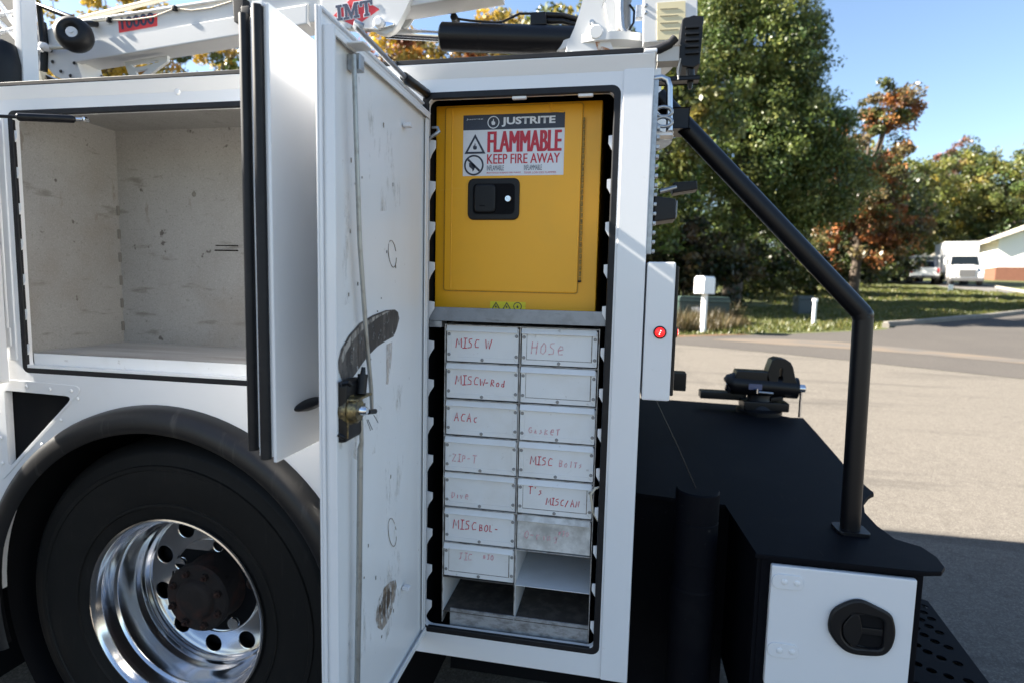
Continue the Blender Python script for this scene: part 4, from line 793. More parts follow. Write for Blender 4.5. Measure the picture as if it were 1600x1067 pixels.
# lettering on the boom
def onboom(me, px, py, off, sx=1, tilt=0):
    """mesh in local XY placed on the boom side: +x runs rearward along the boom, +y up"""
    e = (cp(467, 40)-cp(87, 102)).normalized(); o_ = cp(px, py, off); nn = Vector(BN); up_ = nn.cross(e)
    me.transform(Matrix(((e.x, up_.x, nn.x, o_.x), (e.y, up_.y, nn.y, o_.y), (e.z, up_.z, nn.z, o_.z), (0, 0, 0, 1))) @ Matrix.Rotation(tilt, 4, 'Z')); return me
a = cp(184, 34, 0); b = cp(246, 22, 0); wd = (b-a).length
def flat(name, pts, m, off, th=.001, par=boom): return poly(name, pts, th, m, off, 0, par)
flat('decal', [(184.5, 33.5), (245.5, 21.5), (245.5, 41), (186, 52)], DEC_R, .0105)
me = text_mesh('10000', wd*.84, .044, .03); obj('lettering', onboom(me, 190, 47, .0095), DEC_N, boom, smooth=0)
dia = flat('decal', [(521, 25), (555, -8), (593, 15), (555, 42)], DEC_R, -.0052)
SER = {'I': [[(0, 0), (.42, 0), (.42, .16), (.31, .16), (.31, .84), (.42, .84), (.42, 1), (0, 1), (0, .84), (.11, .84), (.11, .16), (0, .16)]],
       'M': [[(0, 0), (.38, 0), (.38, .15), (.27, .15), (.27, .62), (.50, 0), (.56, 0), (.80, .64), (.80, .15), (.70, .15), (.70, 0), (1.08, 0), (1.08, .15), (.99, .15), (.99, .85), (1.08, .85), (1.08, 1), (.78, 1), (.55, .42), (.31, 1), (0, 1), (0, .85), (.10, .85), (.10, .15), (0, .15)]],
       'T': [[(.24, 0), (.62, 0), (.62, .15), (.53, .15), (.53, .85), (.70, .85), (.72, .68), (.86, .68), (.86, 1), (0, 1), (0, .68), (.14, .68), (.16, .85), (.33, .85), (.33, .15), (.24, .15)]]}
p0_, p1_ = cp(526, 33.5, 0), cp(583, 26, 0); tw = (p1_-p0_).length; hgt = .052; kx = tw/2.52
for pas, (m_, grow, off) in enumerate(((PRINT_W, .006, -.0062), (DEC_N, 0, -.0070))):
    xx = 0
    for ch in 'IMT':
        lp_ = [[(x*kx, y*hgt) for x, y in s] for s in SER[ch]]
        me = plate_mesh('L', lp_, .0006); 
        if grow:
            cu = bpy.data.curves.new('c', 'CURVE'); cu.dimensions = '2D'; cu.fill_mode = 'BOTH'; cu.offset = 0
            bx_ = [min(p[0] for p in lp_[0])-.004, max(p[0] for p in lp_[0])+.004, -.004, hgt+.004]
            bpy.data.curves.remove(cu)
            co = [(p[0], p[1]) for p in lp_[0]]; cxm = sum(p[0] for p in co)/len(co); n_ = len(co); out = []
            for i in range(n_):
                A_ = Vector(co[i-1]); B_ = Vector(co[i]); C_ = Vector(co[(i+1) % n_]); d1_ = (B_-A_).normalized(); d2_ = (C_-B_).normalized()
                nn_ = (Vector((d1_.y, -d1_.x))+Vector((d2_.y, -d2_.x))).normalized(); out.append(tuple(B_+nn_*.0035))
            me = plate_mesh('L', [out], .0006)
        me.transform(Matrix.Translation((xx*kx, 0, 0))); obj('lettering', onboom(me, 526, 33.5, off, tilt=.0), m_, dia, smooth=0)
        xx += {'I': .50, 'M': 1.16, 'T': .9}[ch]
# boom tip: sheave, guard, ball, cables
bm = new(); add_lathe(bm, [(0, -.015), (.02, -.015), (.022, -.03), (.035, -.03), (.038, -.012), (.060, -.012), (.064, .0), (.064, .02), (0, .02)], cp(48, 63, .05), tuple(BD), 30); obj('sheave', bm, mat('sheave_grey', (.28, .28, .28), .4, .6), crane)
poly('tip_plate', [(36, 52), (38, 42), (46, 38), (58, 40), (63, 55), (66, 100), (60, 112), (40, 104), (35, 80)], .02, mat('tip_grey', (.34, .34, .34), .5, .4), .06, .004)
poly('tip_plate', [(38, 104), (62, 110), (68, 133), (42, 135)], .03, mat('tip_cream', (.50, .46, .36), .6), .06, .003)
tube_o('guard_bar', [cp(67, 68, -.02), cp(61, 9, -.02), cp(113, 29, -.02)], .012, BLACKM, crane, 10)
tube_o('guard_bar', [cp(66, 36, .0), cp(70, 66, .0), cp(68, 112, .0)], .014, BLACKM, crane, 10)
tube_o('hoist_cable', [cp(36, 75, -.02), cp(70, 76, -.02), cp(110, 75, -.02)], .006, HANDW, crane, 10)
bm = new(); add_lathe(bm, [(0, .02), (.012, .018), (.016, 0), (.012, -.018), (0, -.02)], cp(70, 74, -.03), tuple(BD), 14); obj('cable_end', bm, PRINT_W, crane)
tube_o('hook', [cp(56, 90, -.02), cp(56, 84, -.02), cp(60, 79, -.02), cp(66, 79, -.02)], .008, PRINT_W, crane, 10)
bc_ = cp(116, 55, -.12); ba = (Vector(BN)*.9+Vector((.42, 0, .12))).normalized()
bm = new(); add_lathe(bm, [(0, .018), (.020, .018), (.022, .026), (.032, .035), (.044, .034), (.056, .024), (.062, .0), (.056, -.024), (.042, -.036), (.02, -.037), (0, -.037)], bc_, ba, 40); ball = obj('roller_ball', bm, mat('roller_rubber', (.010, .010, .011), .5, spec=.3), crane, 50)
bm = new(); add_lathe(bm, [(.019, .018), (.019, .021), (.007, .021), (.006, .026), (0, .026)], bc_, ba, 24); obj('roller_cap', bm, PRINT_W, ball)
tube_o('roller_arm', [bc_-ba*.05, cp(132, 38, -.06), cp(150, 38, .01)], .012, BLACKM, crane, 10)
tube_o('safety_cable', [cp(128, 34, -.02), cp(150, 33.5, -.01), cp(170, 32.5, .005), cp(205, 32, .005), cp(240, 27, .005), cp(273, 14, .005), cp(300, 17, .005), cp(330, 13, .005), cp(362, 3, .005)], .0028, HANDW, crane, 6)
for px, py in ((170, 32), (273, 14)): 
    c = cp(px, py, 0); bm = new(); add_box(bm, c-Vector((.008, .008, .008)), c+Vector((.008, .008, .010)), .003); obj('cable_clip', bm, BLACKP, crane)
poly('cable_guide', [(363, -4), (380, -4), (381, 30), (374, 38), (365, 34)], .04, BLACKP, -.04, .003)
tube_o('wire_rope', [cp(85, 44, .10), cp(130, 29, .10), cp(250, 0, .10), cp(330, -20, .10)], .010, HANDW, crane, 8)
bl = [[(lambda p_: (p_.x, p_.z))(cp(x, y, .06)) for x, y in lp_] for lp_ in ([(195, 98), (263, 88), (263, 97), (240, 114), (226, 123.5), (205, 125)], [(206, 102), (247, 95.5), (249, 98), (233, 103.5), (210, 107)], [(213, 113), (233, 108.5), (222, 118), (216, 120)])]
plate_y('boom_rest_bracket', bl, .55+.055, .55+.068, CW, crane, bev=.001)
poly('boom_saddle', [(130, 128), (143, 119), (156, 117), (168, 121), (176, 130), (160, 136), (132, 136)], .2, mat('navy_rubber', (.02, .024, .04), .5), .1, .006)
# rest under the tip and a rack post at the front of the body
poly('tip_support', [(60, 112), (96, 130), (120, 134), (120, 150), (60, 150)], .2, BLACKM, .08, .004)
RY = .12
bm = new(); add_prism(bm, [P(17.7, -30, 'y', RY), P(30.5, -30, 'y', RY), P(37.6, 136, 'y', RY), P(26, 140, 'y', RY)], (0, .05, 0), .003); obj('rack_post', bm, WHITE, truck)
for (a, b) in (((-30, 30), (24, 20)), ((-30, 58), (25, 46)), ((-8, -4), (24, 40)), ((-12, 24), (25, 60)), ((-14, 52), (26, 90)), ((-10, 96), (28, 100)), ((14, 96), (30, 110))):
    tube_o('rack_bar', [P(a[0], a[1], 'y', RY+.03), P(b[0], b[1], 'y', RY+.03)], .0075, WHITE, truck, 8)
bm = new(); add_prism(bm, [P(-40, -30, 'y', RY+.10), P(19, -30, 'y', RY+.10), P(26, 126, 'y', RY+.10), P(-40, 130, 'y', RY+.10)], (0, .01, 0)); obj('rack_panel', bm, mat('rack_grey', (.10, .098, .09), .6), truck)
bm = new(); add_tube(bm, [P(-2, 70, 'y', RY-.02), P(5, 76, 'y', RY-.02), P(8, 100, 'y', RY-.02), P(8, 138, 'y', RY-.02)], [.02, .035, .042, .044], 16); obj('rack_cover', bm, BLACKP, truck, 60)

# ================================================================== background
def leaf_mat(name, tint=1.0):
    m = bpy.data.materials.new(name); m.use_nodes = True; n = m.node_tree; N = n.nodes; L = n.links
    b = N['Principled BSDF']; out = N['Material Output']; at_ = N.new('ShaderNodeAttribute'); at_.attribute_name = 'leafcol'
    b.inputs['Roughness'].default_value = .4; b.inputs['Specular IOR Level'].default_value = .4
    L.new(at_.outputs['Color'], b.inputs['Base Color'])
    tr = N.new('ShaderNodeBsdfTranslucent'); L.new(at_.outputs['Color'], tr.inputs['Color'])
    mx = N.new('ShaderNodeMixShader'); mx.inputs[0].default_value = .28; L.new(b.outputs[0], mx.inputs[1]); L.new(tr.outputs[0], mx.inputs[2]); L.new(mx.outputs[0], out.inputs['Surface'])
    return m
LEAF = leaf_mat('leaf')
BARK = mat('bark', (.10, .075, .055), .9, noise=[((9, 9, 2), 5, .4, .7, .8, (.045, .035, .028))], bump=[(16, .8, .03)])
def leaf_mesh(name, C_, size, cols, up=.25):
    """C_: n x 3 leaf positions; one bent leaf quad (two triangles) each"""
    n = len(C_); d = rng.normal(size=(n, 3)); d /= np.linalg.norm(d, axis=1)[:, None]; a = rng.normal(size=(n, 3)); a[:, 2] += up
    nrm = np.cross(d, a); nrm /= np.linalg.norm(nrm, axis=1)[:, None]+1e-9; s = np.cross(nrm, d)
    L_ = size*rng.uniform(.7, 1.35, n)[:, None]; W_ = L_*rng.uniform(.42, .62, n)[:, None]
    v = np.empty((n, 4, 3)); v[:, 0] = C_-d*L_*.5; v[:, 1] = C_+s*W_*.5+nrm*L_*.08; v[:, 2] = C_+d*L_*.5; v[:, 3] = C_-s*W_*.5+nrm*L_*.08
    me = bpy.data.meshes.new(name); me.vertices.add(n*4); me.vertices.foreach_set('co', v.reshape(-1).astype(np.float32))
    me.loops.add(n*4); me.polygons.add(n); me.loops.foreach_set('vertex_index', np.arange(n*4, dtype=np.int32)); me.polygons.foreach_set('loop_start', np.arange(0, n*4, 4, dtype=np.int32)); me.polygons.foreach_set('loop_total', np.full(n, 4, dtype=np.int32))
    at_ = me.attributes.new('leafcol', 'FLOAT_COLOR', 'POINT'); c4 = np.ones((n, 4, 4), np.float32); c4[:, :, :3] = cols[:, None, :]; at_.data.foreach_set('color', c4.reshape(-1))
    me.update(); me.validate(); me.materials.append(LEAF); return me
def palette(pal, n, k):
    """per-cluster hue with leaf-to-leaf variation"""
    P_ = np.array([p[0] for p in pal]); w_ = np.array([p[1] for p in pal], float); w_ /= w_.sum()
    base = P_[rng.choice(len(P_), size=k, p=w_)]; return base
def make_tree(name, label, cat, base, H, blobs, n, size, pal, trunk_r=.16, group=None, clump=.55, kcl=None, gap=.35, trunk_h=.55, droop=0, bright=1.5):
    """blobs: (dx,dy,z,rx,ry,rz) crown masses relative to base"""
    bx, by = base; z0 = gz(by); t = thing(name, label, cat, (bx, by, z0), group)
    bm = new(); hx = np.array([b[0] for b in blobs]).mean(); top = Vector((bx+hx*.3, by, z0+H*trunk_h))
    pts = [Vector((bx, by, z0-.15)), Vector((bx+.05*H*.1, by, z0+H*.2)), Vector((bx-.02*H*.1, by+.1, z0+H*.4)), top]
    add_tube(bm, pts, [trunk_r*1.25, trunk_r, trunk_r*.8, trunk_r*.5], 9)
    ends = []
    for b in blobs:
        for _ in range(2):
            e = Vector((bx+b[0]+random.uniform(-.5, .5)*b[3], by+b[1]+random.uniform(-.5, .5)*b[4], z0+b[2]+random.uniform(-.3, .4)*b[5])); s = pts[2].lerp(top, random.uniform(-.6, 1)) if b[2] > H*.35 else pts[1].lerp(pts[2], random.random())
            md = s.lerp(e, .5)+Vector((random.uniform(-.2, .2), random.uniform(-.2, .2), .25)); add_tube(bm, [s, md, e], [trunk_r*.38, trunk_r*.25, trunk_r*.08], 6); ends.append((md, e))
    obj('trunk', bm, BARK, t, 60)
    vol = np.array([b[3]*b[4]*b[5] for b in blobs])**.75; vol /= vol.sum(); k = kcl or max(30, n//90)
    bi = rng.choice(len(blobs), size=k, p=vol); B_ = np.array(blobs)[bi]; d = rng.normal(size=(k, 3)); d /= np.linalg.norm(d, axis=1)[:, None]; r = rng.uniform(.25, 1, k)**(1/2.2)*(1+rng.normal(0, .07, k))
    cc = np.array([bx, by, z0]) + B_[:, :3] + d*r[:, None]*B_[:, 3:6]; cr = clump*rng.uniform(.55, 1.3, k); cb = palette(pal, n, k)*rng.uniform(.75, 1.25, (k, 1))*bright
    wts = rng.uniform(.3, 1.3, k)**1.4; wts /= wts.sum(); ci = rng.choice(k, size=n, p=wts)
    off = rng.normal(size=(n, 3)); off /= np.linalg.norm(off, axis=1)[:, None]; off *= (rng.uniform(0, 1, n)**.45)[:, None]*cr[ci][:, None]*np.array([1, 1, .72])
    off[:, 2] -= droop*np.abs(off[:, 0])
    pos = cc[ci]+off; pos[:, 2] = np.maximum(pos[:, 2], gz(by)+.05)
    cols = np.clip(cb[ci]*rng.uniform(.72, 1.3, (n, 1))+rng.normal(0, .006, (n, 3)), .004, .6)
    obj('crown', leaf_mesh('crown', pos, size, cols), LEAF, t, smooth=0); return t
GRN = [((.048, .070, .018), 5), ((.072, .092, .023), 4), ((.10, .112, .032), 3), ((.030, .046, .014), 3)]
OLV = [((.075, .085, .020), 5), ((.105, .105, .024), 3), ((.055, .068, .018), 4), ((.15, .125, .03), 1)]
YLW = [((.33, .22, .03), 5), ((.24, .17, .03), 4), ((.16, .13, .03), 3), ((.36, .18, .03), 2)]
RED = [((.22, .085, .03), 5), ((.26, .12, .035), 4), ((.15, .05, .022), 3), ((.16, .12, .035), 3)]
BRN = [((.145, .105, .045), 5), ((.105, .078, .034), 4), ((.09, .085, .03), 4), ((.17, .10, .045), 1)]
PUR = [((.11, .045, .035), 5), ((.15, .065, .045), 3), ((.08, .05, .03), 3)]
def bx_at(px, Y): return float(P(px, 300, 'y', Y).x)
def hz_at(py, px, Y): return float(P(px, py, 'y', Y).z)-gz(Y)
# the big green tree right behind the truck's tail
Y = 24.0; X = bx_at(1155, Y)
make_tree('maple_tree', 'tall dense green tree beyond the mailbox, its crown rising past the boom', 'tree', (X, Y), 15,
  [(-1.6, 0, 9.0, 2.7, 2.4, 3.2), (.7, .3, 9.8, 2.5, 2.4, 2.8), (-.5, 0, 13.0, 2.2, 2.0, 2.6), (1.7, .2, 7.0, 2.1, 2.0, 2.2), (-2.6, -.6, 6.4, 2.0, 1.8, 2.2), (.2, -.8, 6.0, 2.4, 2.0, 2.2), (2.0, .4, 4.4, 2.0, 1.9, 1.8), (-.8, .4, 3.6, 2.4, 1.6, 1.5), (1.4, 0, 9.4, 1.7, 1.6, 1.7), (-.2, 0, 15.2, 1.5, 1.4, 1.2), (2.6, .3, 7.0, 1.7, 1.6, 1.7), (3.2, .3, 4.9, 1.9, 1.8, 1.8)],
  165000, .145, GRN+[((.125, .135, .040), 3)], .30, clump=.62, bright=1.75)
Y = 31; X = bx_at(1345, Y)
make_tree('oak_tree', 'browning tree with thin ragged top leaning out beside the tall green tree', 'tree', (X, Y), 11,
  [(0, 0, 5.0, 2.3, 2.2, 2.2), (.6, 0, 7.4, 2.0, 1.8, 1.8), (1.0, 0, 9.3, 1.5, 1.3, 1.2), (-1.4, 0, 6.4, 1.8, 1.6, 1.9), (1.6, 0, 4.0, 1.9, 1.7, 1.7), (.2, 0, 2.6, 2.8, 2.0, 1.6), (.9, .2, 10.4, .9, .8, .7)], 26000, .20, BRN+RED[:2]+[((.06, .07, .02), 6)], .22, clump=.5, bright=1.35)
# understorey along the wood's edge
under = [(1075, 21, 3.6, 2.2, BRN), (1140, 27, 4.0, 2.6, GRN), (1215, 30, 4.2, 2.6, GRN), (1285, 33, 4.4, 3.0, GRN), (1350, 40, 5.0, 3.0, GRN), (1388, 50, 4.6, 2.8, RED), (1030, 22, 5.0, 2.6, GRN)]
ulab = ['tangled brown thicket behind the white mailbox', 'dark green underbrush left of the small utility pedestal', 'low dark shrub mass under the tall green tree', 'dark leafy undergrowth beneath the browning tree', 'loose green brush at the lawn end', 'red leaved bush beside the parked pickups', 'shaded bush against the lamp post of the truck tail']
for (px, Y, h, r, pal), lab in zip(under, ulab):
    X = bx_at(px, Y); make_tree('shrub', lab, 'shrub', (X, Y), h, [(0, 0, h*.42, r, r*.8, h*.42), (-r*.5, .2, h*.3, r*.7, r*.6, h*.3), (r*.5, -.2, h*.34, r*.7, r*.6, h*.32)], 9000, .19, pal+[((.03, .04, .014), 7)], .06, clump=.5, bright=.75)  # leaf colour darkened in place of shade from taller trees
# wood behind the parked vehicles
far = [(1345, 56, 14.5, 4.4, OLV, 'olive tree behind the red bush'), (1402, 74, 16.4, 4.6, OLV, 'rounded yellow green tree behind the pickups'), (1440, 80, 17.2, 4.4, OLV+[((.25, .19, .03), 3)], 'yellowing tree just behind the box truck'), (1492, 86, 20.5, 4.8, OLV, 'broad olive tree behind the box truck cab'),
       (1490, 92, 23.2, 3.4, PUR, 'tree with purple brown top standing over the olive trees'), (1545, 84, 19.5, 5.0, OLV, 'green tree next to the white building'), (1600, 80, 20.0, 5.0, GRN+OLV, 'pine green tree behind the white gable'), (1655, 84, 20.0, 5.0, OLV, 'olive tree past the white gable'), (1300, 53, 13, 4.2, GRN, 'green tree deep behind the browning tree'), (1235, 51, 13, 4.4, GRN, 'green tree deep behind the shrub mass'), (1060, 55, 15, 4.6, GRN, 'green tree deep behind the mailbox')]
for px, Y, h, r, pal, lab in far:
    X = bx_at(px, Y)
    h *= .84
    make_tree('woodland_tree', lab, 'tree', (X, Y), h, [(0, 0, h*.72, r*.9, r*.8, h*.22), (-r*.5, 0, h*.5, r*.8, r*.7, h*.22), (r*.5, .3, h*.52, r*.8, r*.7, h*.22), (0, -.4, h*.3, r*1.1, r*.8, h*.24), (r*.2, 0, h*.88, r*.5, r*.5, h*.11), (0, -.6, h*.1, r*1.1, r*.7, h*.11)], 22000, .36, pal+[((.03, .04, .014), 3)], .3, clump=1.05, bright=1.45)
# trees seen over and under the boom
Y = 18.5; X = bx_at(105, Y); hh_ = hz_at(-30, 105, Y)
make_tree('poplar_tree', 'thin yellow autumn tree showing sky through it behind the boom tip', 'tree', (X, Y), hh_, [(0, 0, hh_*.70, 3.2, 2.0, 2.0), (3.0, 0, hh_*.80, 3.0, 1.8, 2.0), (-2.6, 0, hh_*.66, 2.2, 1.8, 2.2), (5.5, .5, hh_*.76, 2.6, 1.8, 1.6), (1.0, 0, hh_*.92, 3.2, 1.6, 1.2)], 9000, .20, YLW, .16, clump=.42, kcl=170)
for px, Y, top, r, pal, n, lab, cat in ((50, 21, 75, 3.0, YLW+BRN, 11000, 'yellow brown tree low behind the rack post', 'tree'), (190, 20, 62, 3.0, YLW+OLV, 12000, 'golden tree showing under the boom beside its rest bracket', 'tree'), (320, 20, 45, 3.2, YLW+BRN+GRN, 14000, 'mixed gold and green tree behind the open compartment top', 'tree'),
        (450, 20, 40, 3.2, OLV, 9000, 'olive tree behind the door tops', 'tree'), (600, 18.5, 32, 2.8, RED+YLW, 16000, 'red and gold autumn tree behind the cylinder pin', 'tree'), (705, 19.5, 34, 2.7, RED+BRN, 16000, 'rusty red autumn tree under the black cylinder', 'tree'), (800, 20.5, 18, 2.7, OLV+YLW, 15000, 'yellow green tree behind the valve block', 'tree'), (890, 18.5, 10, 2.6, OLV, 15000, 'olive green tree behind the crane turret', 'tree'), (985, 17.5, 60, 2.4, GRN+OLV, 13000, 'green tree behind the load chart box', 'tree')):
    X = bx_at(px, Y); h = hz_at(top, px, Y)
    make_tree('autumn_tree', lab, cat, (X, Y), h, [(0, 0, h*.80, r*.95, r*.7, h*.19), (-r*.6, .2, h*.66, r*.75, r*.6, h*.18), (r*.6, -.1, h*.68, r*.75, r*.6, h*.18), (0, 0, h*.45, r, r*.7, h*.24)], n, .20, pal, .16, clump=.5)
# grass and weeds on the verge (uncountable)
def inside(x, y, poly):
    c = np.zeros(len(x), bool); j = len(poly)-1
    for i in range(len(poly)):
        xi, yi = poly[i]; xj, yj = poly[j]
        c ^= ((yi > y) != (yj > y)) & (x < (xj-xi)*(y-yi)/(yj-yi+1e-12)+xi); j = i
    return c
def blades(name, poly_, n, hgt, pal, wid=.012, thr=None):
    xs = np.array([p[0] for p in poly_]); ys = np.array([p[1] for p in poly_]); x = rng.uniform(xs.min(), xs.max(), n*3); y = rng.uniform(ys.min(), ys.max(), n*3); ok = inside(x, y, poly_); x = x[ok][:n]; y = y[ok][:n]; n = len(x)
    h = hgt*rng.uniform(.45, 1.3, n)*(.45+.9*np.abs(np.sin(3.1*x+1.9*y)*np.cos(2.3*x-1.7*y+.6))); a = rng.uniform(0, 2*pi, n); ln = h*rng.uniform(.1, .7, n); z = GZ0+.052*(y-2.6); w_ = wid*rng.uniform(.7, 1.5, n)
    v = np.empty((n, 3, 3)); v[:, 0] = np.stack([x-np.sin(a)*w_, y+np.cos(a)*w_, z], 1); v[:, 1] = np.stack([x+np.sin(a)*w_, y-np.cos(a)*w_, z], 1); v[:, 2] = np.stack([x+np.cos(a)*ln, y+np.sin(a)*ln, z+h], 1)
    me = bpy.data.meshes.new(name); me.vertices.add(n*3); me.vertices.foreach_set('co', v.reshape(-1).astype(np.float32)); me.loops.add(n*3); me.polygons.add(n); me.loops.foreach_set('vertex_index', np.arange(n*3, dtype=np.int32)); me.polygons.foreach_set('loop_start', np.arange(0, n*3, 3, dtype=np.int32)); me.polygons.foreach_set('loop_total', np.full(n, 3, dtype=np.int32))
    P_ = np.array([p[0] for p in pal]); w2 = np.array([p[1] for p in pal], float); w2 /= w2.sum(); cols = P_[rng.choice(len(P_), size=n, p=w2)]*rng.uniform(.7, 1.3, (n, 1))
    at_ = me.attributes.new('leafcol', 'FLOAT_COLOR', 'POINT'); c4 = np.ones((n, 3, 4), np.float32); c4[:, :, :3] = cols[:, None, :]; at_.data.foreach_set('color', c4.reshape(-1)); me.update(); me.materials.append(LEAF)
    o = obj(name, me, LEAF, smooth=0); return o
GP = [((.098, .108, .022), 6), ((.14, .12, .034), 2), ((.068, .085, .018), 5), ((.20, .15, .06), .6)]
verge = [(-6, 12.4), (1.3, 12.2), (4.0, 13.5), (5.2, 14.2), (6.7, 15.1), (7.2, 15.9), (7.6, 16.4), (8.77, 17.4), (11.86, 20.0), (13.96, 22.0), (20, 27.8), (20, 34), (6, 22), (-6, 16)]
g1 = blades('verge_grass', verge, 90000, .10, GP); g1['label'] = 'short sunlit grass along the road edge'; g1['category'] = 'grass'; g1['kind'] = 'stuff'
lawn = [(6, 22), (20, 28), (24, 33), (22, 38), (20, 46), (16, 52), (6, 40)]
g2 = blades('lawn_grass', lawn, 50000, .12, GP, .022); g2['label'] = 'shaded lawn grass behind the kerb'; g2['category'] = 'grass'; g2['kind'] = 'stuff'
weed = [(.4, 12.9), (1.2, 12.7), (1.9, 13.2), (2.5, 13.3), (3.0, 14.2), (3.4, 14.6), (3.3, 15.6), (2.4, 16.2), (.4, 16)]
g3 = blades('dry_weeds', weed, 11000, .40, [((.13, .095, .045), 5), ((.09, .07, .03), 4), ((.06, .06, .02), 2)], .010); g3['label'] = 'dry brown weeds around the mailbox post'; g3['category'] = 'weeds'; g3['kind'] = 'stuff'
# ---------------------------------------------------------------- roadside objects
WPLAS = mat('white_plastic', (.78, .78, .77), .4, noise=[(6, 3, .5, .8, .15, (.62, .6, .55))])
mb = gnd(1098, 520); dist = mb.y
rzm = -.62
mbx = thing('mailbox', 'white box mailbox on a square white post at the road edge', 'mailbox', tuple(mb), rz=rzm)
def lbx(name, lo, hi, m, par, bev=.006, **k): bm = new(); add_box(bm, lo, hi, bev); return obj(name, bm, m, par, local=True, **k)
hm = (520-433)/888*14.0
lbx('post', (-.055, -.055, -.1), (.055, .055, hm*.70), WPLAS, mbx)
bm = new(); add_prism(bm, [(-.14, -.29, hm*.685), (.14, -.29, hm*.685), (.14, -.29, hm*.95), (.10, -.29, hm*.99), (-.10, -.29, hm*.99), (-.14, -.29, hm*.95)], (0, .52, 0), .012); obj('box', bm, WPLAS, mbx, local=True)
lbx('front_flap', (-.125, -.302, hm*.70), (.125, -.29, hm*.93), WPLAS, mbx, .004); lbx('number_tab', (.02, -.306, hm*.725), (.10, -.302, hm*.745), mat('grey_print', (.25, .25, .27), .5), mbx, .001)
pm = gnd(1271, 506); bm = new(); hp = (506-470)/888*17.5
add_lathe(bm, [(0, hp), (.055, hp), (.075, hp-.01), (.075, hp-.09), (.055, hp-.10), (.052, hp-.12), (.052, -.1), (0, -.1)], (0, 0, 0), (0, 0, 1), 18); o = obj('marker_pipe', bm, WPLAS, None, 40); o.location = pm; tag(o, 'short white capped marker pipe standing in the verge grass', 'pipe')
GBX = mat('utility_green', (.022, .042, .036), .5, noise=[(3, 4, .5, .8, .4, (.035, .05, .04))])
def ubox(name, label, pxa, pxb, pyt, pyb, dep, m, spot=False):
    c = gnd((pxa+pxb)/2, pyb); wd_ = (pxb-pxa)/888*(c.y+1.4); hh_ = (pyb-pyt)/888*(c.y+1.4); t = thing(name, label, 'utility box', tuple(c), rz=.1)
    bm = new(); add_prism(bm, [(-wd_/2, 0, -.05), (wd_/2, 0, -.05), (wd_/2, 0, hh_*.94), (wd_/2-.04, 0, hh_), (-wd_/2+.04, 0, hh_), (-wd_/2, 0, hh_*.94)], (0, dep, 0), .02); obj('housing', bm, m, t, local=True)
    lbx('lid', (-wd_/2-.02, -.03, hh_*.80), (wd_/2+.02, dep+.02, hh_*.86), m, t, .01); lbx('door_panel', (-wd_*.42, -.015, hh_*.12), (wd_*.42, 0, hh_*.74), m, t, .006)
    if spot: lbx('sticker', (-wd_*.25, -.02, hh_*.45), (-wd_*.05, -.014, hh_*.62), PRINT_W, t, .002)
    return t
ubox('utility_cabinet', 'wide dark green utility cabinet half hidden in weeds behind the mailbox', 1062, 1136, 466, 508, .8, GBX, True)
ubox('utility_pedestal', 'small blue green utility pedestal beside the white marker pipe', 1248, 1271, 465, 492, .5, mat('utility_teal', (.03, .048, .055), .5))
# ---------------------------------------------------------------- parked vehicles
VW = mat('vehicle_white', (.62, .61, .59), .4); GLS = mat('vehicle_glass', (.008, .011, .013), .12, spec=.35); TYF = mat('far_tyre', (.02, .02, .02), .7); GRL = mat('grille_chrome', (.16, .155, .15), .4, .5); FRM = mat('frame_black', (.02, .02, .02), .6)
def wheels(par, xs, y0, y1, r, w_=.3):
    for x in xs:
        for y in (y0, y1):
            bm = new(); add_lathe(bm, [(0, -w_/2), (r*.55, -w_/2), (r*.62, -w_/2+.03), (r*.9, -w_/2), (r, -w_/2+.06), (r, w_/2-.06), (r*.9, w_/2), (0, w_/2)], (x, y, r), (0, 1, 0), 22); wl_ = obj('wheel', bm, TYF, par, local=True)
            for sg in (-1, 1):
                bm = new(); add_lathe(bm, [(0, 0), (r*.45, 0), (r*.55, -sg*.01)], (x, y+sg*(w_/2+.004), r), (0, sg, 0), 16); obj('rim', bm, GRL, wl_, local=True)
def prism_y(bm, pts, y0, y1, bev=0): add_prism(bm, [(x, y0, z) for x, z in pts], (0, y1-y0, 0), bev)
# box truck; local +x is its front
c = gnd(1500, 447.2); bt_ = thing('box_truck', 'white box truck with conventional cab facing the road, parked on the driveway', 'box truck', tuple(c), rz=radians(-107))
bm = new(); add_box(bm, (-5.2, -1.27, 1.15), (-.75, 1.27, 3.95), .05); cargo = obj('cargo_box', bm, VW, bt_, local=True)
for y in (-1.275, 1.275):
    for k in range(5): lbx('side_rib', (-5.0+k*.92, y-.01, 1.2), (-4.96+k*.92, y+.01, 3.9), VW, cargo, .004)
lbx('chassis', (-5.1, -.5, .6), (1.9, .5, 1.14), FRM, bt_)
bm = new(); prism_y(bm, [(-.6, .75), (.95, .75), (.95, 1.75), (.62, 2.62), (-.1, 2.75), (-.6, 2.75)], -1.1, 1.1, .08); obj('cab', bm, VW, bt_, local=True)
bm = new(); prism_y(bm, [(.9, .65), (2.25, .65), (2.30, 1.35), (2.15, 1.62), (.95, 1.82)], -.72, .72, .10); obj('hood', bm, VW, bt_, local=True)
